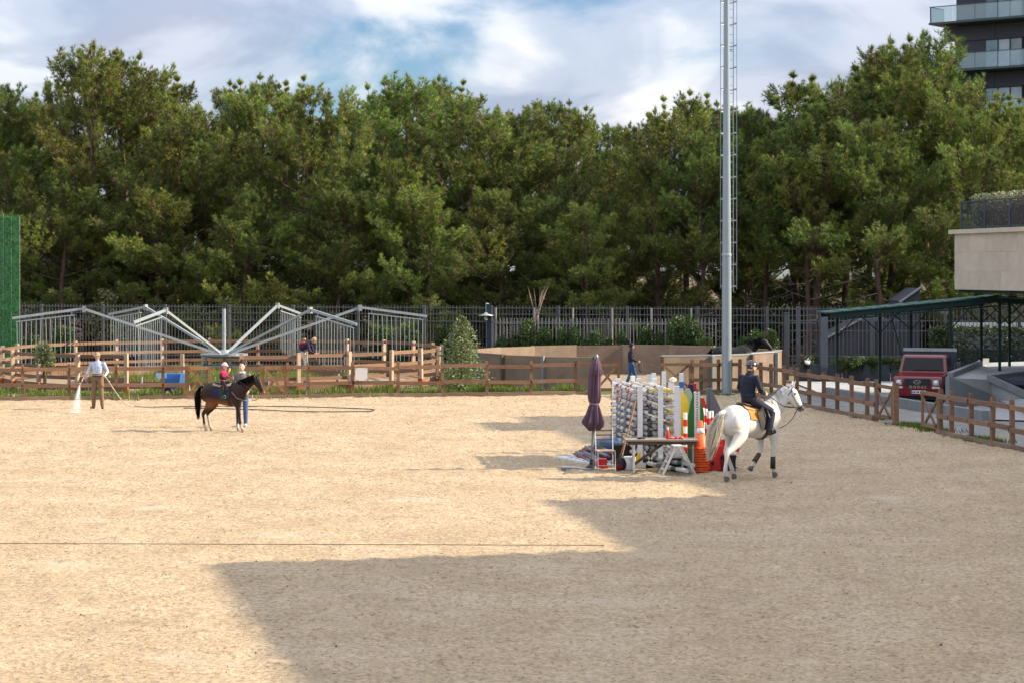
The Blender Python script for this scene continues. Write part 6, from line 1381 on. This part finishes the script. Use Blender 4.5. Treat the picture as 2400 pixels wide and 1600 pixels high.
# jump wings on the right of the rack
def wing(name, label, px, D, prof, m, m2, rz, thick=.06, post=None):
    o = thing(name, label, 'jump wing', atx(px, D), rz, 'jump wings by the rack')
    obj('panel', MB().prism([(x, 0, z) for x, z in prof], (0, thick, 0)), m, o)
    if post:
        up_ = obj('upright', MB().box((post[0], thick/2, post[1]/2), (.13, .10, post[1])), post[2], o)
        for k in range(26): obj('pin_hole', MB().box((post[0], -.022, .25+k*.058), (.028, .006, .022)), M['black'], up_)
    obj('foot', MB().box((.25, thick/2, .04), (.09, .55, .08)), m2, o); return o
wing('jump_wing', 'yellow jump wing beside the right rack post', 1597, 48.6, [(0, .2), (.10, .2), (.16, .9), (.17, 1.35), (.10, 1.58), (0, 1.62)], M['yellow'], M['yellow'], R(5))
wing('jump_wing', 'pale green slatted jump wing behind the yellow one', 1606, 49.4, [(0, .1), (.16, .1), (.16, 1.55), (.1, 1.66), (0, 1.66)], plain('pale_green_paint', (.36, .46, .30), .6), M['white'], R(3))
wing('jump_wing', 'dark navy jump wing between the green and yellow ones', 1613, 49.8, [(0, .1), (.22, .1), (.20, 1.1), (.12, 1.72), (0, 1.74)], M['navy'], M['navy'], 0)
wing('jump_wing', 'red jump wing peeping over the green one', 1620, 50.0, [(0, .1), (.12, .1), (.12, 1.74), (0, 1.74)], M['red'], M['red'], 0)
wing('jump_wing', 'tall green jump wing with a white perforated upright', 1613, 48.4, [(0, .08), (.36, .08), (.36, 1.15), (.30, 1.42), (.25, 1.60), (.12, 1.60), (.06, 1.42), (0, 1.1)], M['green'], M['green'], R(2), post=(.20, 1.64, M['white_dirty']))
wing('jump_wing', 'dark grey jump wing with sloping top behind the white tail', 1656, 49.5, [(0, .1), (.55, .1), (.55, .72), (.36, 1.1), (.12, 1.64), (0, 1.64)], M['greymetal'], M['greymetal'], R(-4), post=(.06, 1.66, M['greymetal']))
wing('jump_wing', 'narrow red jump wing between the green wing and the cones', 1640, 49.2, [(0, .1), (.20, .1), (.24, 1.0), (.10, 1.45), (0, 1.45)], M['red'], M['red'], 0)
# red and white marker posts
def marker(px, D, h, label, z0=0, lean=0):
    o = thing('marker_post', label, 'marker post', atx(px, D, z0), 0, 'striped marker posts', rot=(0, lean, 0))
    n = 8
    for k in range(n): obj('stripe', MB().tube([(0, 0, h*k/n), (0, 0, h*(k+1)/n)], .045, 10), M['red'] if k % 2 == 0 else M['white'], o)
    obj('foot', MB().lathe([(.16, 0), (.16, .04), (.06, .07)], 12), M['black'], o); return o
for i, (px, D, h, lb) in enumerate(((1606, 47.6, 1.22, 'red and white marker post left of the cone stack'), (1647, 48.6, 1.26, 'red and white marker post just behind the cone top'), (1654, 48.9, 1.22, 'red and white marker post second behind the cone stack'), (1661, 48.3, 1.2, 'red and white marker post third behind the cone stack'), (1668, 48.8, 1.18, 'red and white marker post beside the white tail'))): marker(px, D, h, lb)
for i, (px, D, h, ln) in enumerate(((1690, 47.2, 1.05, .06), (1713, 47.6, .75, .35))): marker(px, D, h, ('red and white marker post seen between the white horse\'s hind legs', 'red and white post leaning behind the white horse\'s hocks')[i], 0, ln)
# stacked cones
CONE = MB().lathe([(.165, .0), (.15, .02), (.045, .60), (.03, .60)], 18).mesh('cone_shell', True); CB = MB().box((0, 0, .015), (.36, .36, .03)).mesh('cone_base')
SL1 = MB().lathe([(.100, .32), (.074, .44)], 18).mesh('sleeve', True)
cb_ = atx(1643, 46.7)
for k in range(10):
    o = thing('traffic_cone', 'orange traffic cone at the top of the stack' if k == 9 else 'orange traffic cone in the stack, %s from the ground' % ordn(k), 'traffic cone', cb_ + Vector((rnd.gauss(0, .006), rnd.gauss(0, .006), .0 + k*.056)), rnd.random(), 'orange traffic cones')
    obj('cone_base', MB().lathe([(.19, 0), (.19, .03), (.16, .035)], 16) if k < 9 else CB, M['orange'], o); obj('cone_shell', CONE, M['orange'], o)
    if k == 9: obj('sleeve', SL1, M['white'], o)
# red plastic blocks behind the horse's tail
for i, (px, D, sx, sz) in enumerate(((1668, 46.9, .42, .28), (1690, 47.0, .40, .50), (1682, 47.9, .46, .72))):
    o = thing('red_block', ('low red plastic jump block beside the cones', 'red plastic jump block behind the white tail', 'tall red plastic jump block at the back of the cones')[i], 'jump block', atx(px, D), rnd.uniform(-.2, .2), 'red jump blocks')
    obj('block', MB().prism([(-sx/2, 0, 0), (sx/2, 0, 0), (sx/2-.04, 0, sz), (-sx/2+.06, 0, sz)], (0, .3, 0)), M['red'], o); obj('slot', MB().box((.02, -.004, sz*.55), (.06, .02, .08)), M['black'], o); obj('rim', MB().box((0, .15, sz+.012), (sx-.14, .26, .025)), M['red'], o)
bkd = thing('black_block', 'black rubber block standing at the white horse\'s hind hooves', 'jump block', atx(1709, 46.8)); obj('block', MB().box((0, 0, .16), (.26, .26, .32)), M['black'], bkd); obj('lid', MB().box((0, 0, .335), (.28, .28, .03)), M['black'], bkd)
# table
tb = thing('work_table', 'long weathered wooden table in front of the pole rack', 'table', atx(1549, 46.6)); tw = 1.60
for k in range(4): obj('top_board', MB().box((0, -.24+k*.16, .70), (tw+rnd.uniform(-.03, .03), .152, .035)), mat('table_board%d' % k, (.26, .22, .18), .85, var=.3, scale=4, stretch=(1, 6, 6)), tb)
obj('apron', MB().box((0, -.27, .645), (tw-.12, .025, .07)).box((0, .27, .645), (tw-.12, .025, .07)), M['wood_dark'], tb)
for sx in (-1, 1):
    for sy in (-1, 1): obj('leg', MB().box((sx*(tw/2-.20 if sx < 0 else tw/2-.12), sy*.24, .34), (.035, .035, .69)), M['white_dirty'] if sx < 0 else M['galv_dark'], tb)
obj('brace', MB().beam((-.60, -.24, .18), (.02, -.2, .62), .03, .06), M['wood_dark'], tb)
def on_table(px, py): return PX(px, 46.5)
bo = thing('bottle', 'red spray bottle with white cap on the table', 'bottle', Vector((PX(1565, 46.5), 46.5, .7175))); obj('bottle_body', MB().lathe([(.032, 0), (.035, .02), (.034, .17), (.016, .20)], 12), M['red'], bo, smooth=True); obj('cap', MB().lathe([(.018, .20), (.02, .21), (.018, .255), (.01, .26)], 10), M['white'], bo)
for i, (px, m_, s_) in enumerate(((1574, plain('pink_cloth', (.65, .18, .2), .8), .09), (1586, M['red'], .07), (1598, plain('salmon_plastic', (.70, .22, .13), .6), .10))):
    o = thing('cloth_bundle', ('crumpled pink cloth on the table', 'small red pouch on the table', 'salmon-red folded cloth near the table end')[i], 'cloth', Vector((PX(px, 46.55), 46.55, .7175)), i, 'small red items on the table')
    obj('fold', MB().ball((0, 0, .02), (s_, .05, .022), 10, 6), m_, o, smooth=True); obj('fold', MB().ball((.02, .01, .035), (s_*.6, .04, .02), 10, 6, rot=(.2, .3, .5)), m_, o, smooth=True)
o = thing('glove_pair', 'black gloves lying at the left of the table', 'gloves', Vector((PX(1496, 46.5), 46.5, .7175)), .4)
for k in range(2):
    gl_ = MB(); hand(gl_, (k*.06, k*.05, .02), (1, .2+k*.3, .05), (0, 0, -1), 0, 1.1, .2, 1); obj('glove', gl_, M['black'], o, smooth=True)
# step ladder in front of the table
sl = thing('step_ladder', 'small aluminium step ladder standing under the table edge', 'ladder', atx(1587, 46.05), R(90))
def lad(s):
    for y in (-.17, .17): obj('stile', MB().beam((s*.36, y*1.15, 0), (s*.06, y*.75, .60), .028, .05), M['alu'], sl)
    for k in range(3):
        t = .18+k*.27; obj('tread' if s < 0 else 'cross_bar', MB().box((s*(.36-.30*t), 0, .60*t), (.07 if s < 0 else .03, .34*(1.15-.4*t)+.0, .02)), M['alu'], sl)
lad(-1); lad(1); sl.rotation_euler = (0, 0, R(8)); obj('top_step', MB().box((0, 0, .615), (.20, .30, .025)), M['white_dirty'], sl)
bk = thing('bucket', 'square black bucket under the table', 'bucket', atx(1583, 46.9)); bmk = MB(); 
bmk.prism([(-.11, -.11, 0), (.11, -.11, 0), (.13, -.13, .27), (-.13, -.13, .27)], (0, .24, 0)); obj('tub', bmk, M['black'], bk); obj('rim', MB().box((0, -.01, .275), (.29, .29, .02)), M['greymetal'], bk); obj('handle', MB().tube([(-.13, -.14, .26), (-.08, -.15, .15), (.08, -.15, .15), (.13, -.14, .26)], .006, 5), M['galv'], bk)
# leaning staff
lsf = thing('wooden_staff', 'long brown wooden staff leaning against the rack', 'staff', atx(1449, 46.9)); obj('shaft', MB().tube([(0, 0, 0), (.42, .55, 1.52)], [.022, .018], 8), M['wood_yellow'], lsf); obj('shaft_brace', MB().tube([(-.06, .05, 0), (.18, .22, .66)], [.02, .016], 8), M['wood_yellow'], lsf)
# closed parasol
pr = thing('parasol', 'closed purple canvas parasol on a dark pole', 'parasol', atx(1386, 47.2), 0, rot=(0, R(2.6), 0)); pr.scale = (.92, .92, 1)
obj('pole', MB().tube([(0, 0, 0), (0, 0, 2.46)], [.032, .028], 10), M['greymetal'], pr)
obj('base', MB().lathe([(.10, 0), (.14, .03), (.12, .06), (.06, .10), (.045, .22)], 12), M['black'], pr); obj('base_slab', MB().box((-.25, 0, -.0), (.95, .5, .05)), M['concrete_grey'], pr)
obj('finial', MB().lathe([(.05, 2.40), (.055, 2.48), (.03, 2.53), (.012, 2.54)], 10), M['greymetal'], pr)
def cloth_form(prof, n=40, folds=8, amp=.18, seed=1):  # pleated hanging canvas
    r = random.Random(seed); b = MB(); vs = []; ph = [r.uniform(0, 6.28) for _ in range(4)]
    for rr, z, f in prof:
        for j in range(n):
            th = 2*math.pi*j/n; k = 1 + f*amp*(abs(math.sin(folds*.5*th + ph[0] + .35*math.sin(z*3)))**.6*1.8-1.1 + .6*math.cos(3*th + ph[1] + z*2.2) + .25*math.cos(13*th + ph[3] - z*5)); vs.append((rr*k*math.cos(th), rr*k*math.sin(th), z + f*.03*math.cos(folds*th+ph[2]) if z < 1.0 else z))
    b.add(vs, [(i*n+j, (i+1)*n+j, (i+1)*n+(j+1) % n, i*n+(j+1) % n) for i in range(len(prof)-1) for j in range(n)]); return b
obj('canopy', cloth_form([(.03, 2.42, .2), (.09, 2.34, .8), (.125, 2.2, 1), (.125, 1.9, 1), (.135, 1.6, 1), (.125, 1.5, .8), (.098, 1.44, .5), (.125, 1.38, .8), (.165, 1.22, 1.2), (.215, 1.06, 1.5), (.205, .97, 1.6), (.12, .88, 1.2), (.05, .86, .5)], 80, 9, .24), M['purple'], pr, smooth=True)
obj('vent_cap', cloth_form([(.04, 2.45, .2), (.095, 2.36, .7), (.128, 2.22, 1), (.138, 2.08, 1.2), (.13, 2.075, 1.2)], 48, 8, .16, 4), M['purple'], pr, smooth=True)
obj('tie_strap', MB().tube([(.118*math.cos(t), .118*math.sin(t), 1.44) for t in [2*math.pi*i/20 for i in range(21)]], [(.006, .02)]*21, 5, side=(0, 0, 1)), plain('mauve_strap', (.20, .13, .18), .8), pr)
# white tubular chair
chx = thing('metal_chair', 'white tubular chair frame standing beside the parasol', 'chair', atx(1419, 46.9), R(6)); cw = .19
for sx in (-1, 1):
    obj('back_post', MB().tube([(sx*cw, .18, 0), (sx*cw, .16, .42), (sx*cw, .24, .92)], .009, 6), M['white_dirty'], chx)
    obj('leg', MB().tube([(sx*cw, -.20, 0), (sx*cw, -.18, .43)], .009, 6), M['white_dirty'], chx)
obj('seat', MB().box((0, 0, .435), (.40, .38, .018)), M['wood_pale'], chx); obj('stretcher', MB().tube([(-cw, -.19, .12), (cw, -.19, .12)], .01, 6), M['wood_pale'], chx)
for k in range(3): obj('back_slat', MB().box((0, .205+k*.012, .66+k*.10), (.38, .012, .03)), mat('slat_brown%d' % k, (.15, .09, .07), .8), chx)
tallp = thing('thin_pole', 'thin white pole standing at the left end of the rack', 'pole', atx(1436, 48.2)); obj('rod', MB().tube([(0, 0, 0), (0, 0, 1.86)], .013, 6), M['white'], tallp); obj('tip', MB().ball((0, 0, 1.87), .018, 8, 6), M['white'], tallp)
# poles and planks lying on the ground left of the rack
def ground_pole(px0, py0, z, key, label, r=.05, ln=3.0, da=0.):
    D = (CAMH - z)*FPX/(py0-HZ); p = Vector((PX(px0, D), D, z)); ang = math.atan2(-3.05, .52+da)
    o = obj('jump_pole', key, None, None, p, (rnd.random(), 0, ang)); return tag(o, label, 'pole', 'poles lying on the ground')
MR = [pole_mesh('m3d1m2', 2.9), pole_mesh('d2m2d2m1', 2.9), pole_mesh('m1d3m2', 2.9)]
for i, (px, py, z, k) in enumerate(((1347, 1064, .055, 0), (1352, 1059, .06, 1), (1360, 1056, .05, 2), (1367, 1052, .055, 0), (1373, 1047, .15, 1), (1381, 1047, .05, 2), (1388, 1044, .13, 0))):
    ground_pole(px, py, z, MR[k], 'maroon and grey pole lying on the sand, %s from the left' % ordn(i))
BL = [pole_mesh('l3d1l2', 2.6, .055), pole_mesh('t2l2t2', 2.6, .055), pole_mesh('d2l3d1', 2.6, .055)]
for i, (px, py, z, k) in enumerate(((1396, 1038, .22, 1), (1402, 1034, .30, 0), (1409, 1031, .36, 2), (1416, 1029, .40, 0), (1424, 1029, .38, 2), (1432, 1028, .42, 0), (1440, 1031, .34, 0))):
    ground_pole(px, py, z, BL[k], 'faded blue pole heaped above the maroon ones, %s from the left' % ordn(i), da=.3)
gp_ = GP(1318, 1074)
pk = thing('pale_plank', 'pale grey filler plank with worn dark lettering lying by the parasol', 'plank', gp_, math.atan2(-2.2, 1.05))
obj('board', MB().box((1.1, 0, .03), (2.4, .30, .05)), M['white_dirty'], pk)
for k in range(14): obj('worn_mark', MB().box((.25+k*.13, rnd.uniform(-.06, .06), .057), (.06, .035+.05*rnd.random(), .004)), M['pole_grey'], pk)
pk2 = thing('pale_plank', 'plain pale plank lying beyond the lettered one', 'plank', GP(1330, 1069), math.atan2(-2.2, 1.0)); obj('board', MB().box((1.1, .1, .03), (2.3, .2, .045)), M['white_dirty'], pk2); obj('end_cap', MB().box((2.27, .1, .03), (.03, .21, .05)), M['greymetal'], pk2)
# odds and ends under the rack
rb = thing('red_box', 'small red plastic box in front of the maroon poles', 'box', atx(1411, 47.3)); obj('tub', MB().prism([(-.14, 0, 0), (.14, 0, 0), (.09, 0, .20), (-.09, 0, .20)], (0, .22, 0)), M['red'], rb); obj('rim', MB().box((0, .11, .205), (.2, .23, .02)), M['red'], rb)
bg_ = thing('black_bag', 'round black and dark red bag on the ground by the table leg', 'bag', atx(1456, 46.9)); obj('bag_body', MB().ball((0, 0, .14), (.14, .12, .15), 14, 10), M['black'], bg_, smooth=True); obj('red_flap', MB().ball((-.04, -.06, .09), (.10, .075, .09), 12, 8), plain('dark_red_fabric', (.16, .01, .015), .8), bg_, smooth=True); obj('bag_handle', MB().tube([(-.07, 0, .27), (0, 0, .34), (.07, 0, .27)], .012, 6), M['black'], bg_)
bn2 = thing('black_crate', 'black crate half hidden under the blue poles', 'crate', atx(1462, 48.2)); obj('tub', MB().box((0, 0, .22), (.5, .5, .44)), M['black'], bn2); obj('rim', MB().box((0, 0, .45), (.54, .54, .03)), M['black'], bn2)
yb_ = thing('painted_board', 'yellow painted panel leaning under the table', 'panel', atx(1478, 47.4), .5, rot=(0, R(38), .3)); obj('board', MB().box((0, 0, .22), (.10, .04, .42)), M['yellow'], yb_); obj('edge', MB().box((0, .03, .22), (.08, .02, .38)), M['pole_grey'], yb_)
yb2 = thing('painted_beam', 'yellow jump foot under the right end of the table', 'jump foot', atx(1617, 47.0)); obj('beam', MB().box((0, 0, .14), (.28, .1, .09)), M['yellow'], yb2); obj('pad', MB().box((-.1, 0, .05), (.08, .14, .1)), M['black'], yb2); obj('pad', MB().box((.1, 0, .05), (.08, .14, .1)), M['black'], yb2)
db = thing('white_drum', 'white plastic tub behind the table leg', 'tub', atx(1474, 46.95)); obj('tub', MB().lathe([(.11, 0), (.13, .02), (.14, .26), (.12, .27)], 14), M['white_dirty'], db, smooth=True); obj('lid', MB().lathe([(.145, .265), (.145, .29), (.12, .30)], 14), M['white'], db)
ball = thing('sun_hat', 'white sun hat hung on the broad white standard', 'hat', atx(1577, 49.62, 1.82)); obj('crown', MB().ball((0, 0, .03), (.09, .08, .06), 12, 8), plain('cream_fabric', (.7, .66, .55), .8), ball, smooth=True); obj('peak', MB().prism([(-.04, -.06, .0), (.05, -.06, .0), (.04, -.14, -.01), (-.03, -.14, -.01)], (0, 0, .012)), plain('cream_fabric2', (.68, .64, .52), .8), ball)
for i, (px, D, z, rr) in enumerate(((1520, 47.8, .10, .05), (1535, 48.0, .2, .05), (1527, 48.4, .05, .05))):
    o = obj('jump_pole', SCH['green'], None, None, atx(px, D, z) + Vector((-.5, .8, 0)), (.4*i, 0, math.atan2(-2.2, .9))); tag(o, 'dark pole lying loose under the rack, %s' % ('lowest and nearest', 'resting on the others', 'farthest under the posts')[i], 'pole', 'poles lying on the ground')

# ------------------------------------------------------------------ blue cart, white bag
ct = thing('tipping_cart', 'blue plastic tipping cart behind the left wooden gate', 'cart', Vector((PX(403, 74.3), 74.3, 0)), R(8))
tub = MB(); tub.prism([(-.50, -.25, .80), (.46, -.25, .80), (.36, -.25, .40), (.10, -.25, .28), (-.16, -.25, .34), (-.34, -.25, .58)], (0, .52, 0)); obj('tub', tub, M['blue_tub'], ct)
obj('side_flare', MB().prism([(.30, -.26, .82), (.52, -.26, .82), (.46, -.26, .42), (.24, -.26, .40)], (0, -.05, 0)), plain('light_blue_plastic', (.16, .38, .72), .4), ct); obj('side_flare', MB().prism([(-.56, -.26, .82), (-.18, -.26, .82), (-.18, -.26, .66), (-.5, -.26, .64)], (0, -.05, 0)), plain('pale_blue_plastic', (.28, .46, .72), .4), ct)
for x in (-.15, .28):
    wh_ = obj('wheel', MB().lathe([(.06, -.04), (.15, -.04), (.16, 0), (.15, .04), (.06, .04)], 14), M['rubber'], ct, (x, -.2, .16), (R(90), 0, 0)); obj('hub', MB().lathe([(.06, -.045), (.06, .045)], 10), M['white'], wh_)
obj('handle', MB().tube([(.45, -.2, .5), (.58, -.2, .45), (.62, -.2, .1)], .02, 6), M['white'], ct); obj('handle', MB().tube([(.45, .2, .5), (.58, .2, .45), (.62, .2, .1)], .02, 6), M['white'], ct)
wbg = thing('white_bag', 'small white bag on the slate planter wall', 'bag', Vector((PX(1893, 84.4), 84.4, .66))); wbm = MB(); wbm.ball((0, 0, .07), (.13, .09, .08), 10, 7, rot=(.2, .3, .4)); wbm.ball((.06, 0, .11), (.07, .06, .07), 8, 6, rot=(.5, .1, 0)); wbm.ball((-.06, .02, .10), (.06, .05, .09), 8, 6, rot=(.1, -.5, 0)); obj('bag_body', wbm, M['white'], wbg); obj('knot', MB().tube([(-.02, 0, .15), (.0, 0, .21), (.04, .01, .25)], [.03, .02, .035], 6), M['white'], wbg)
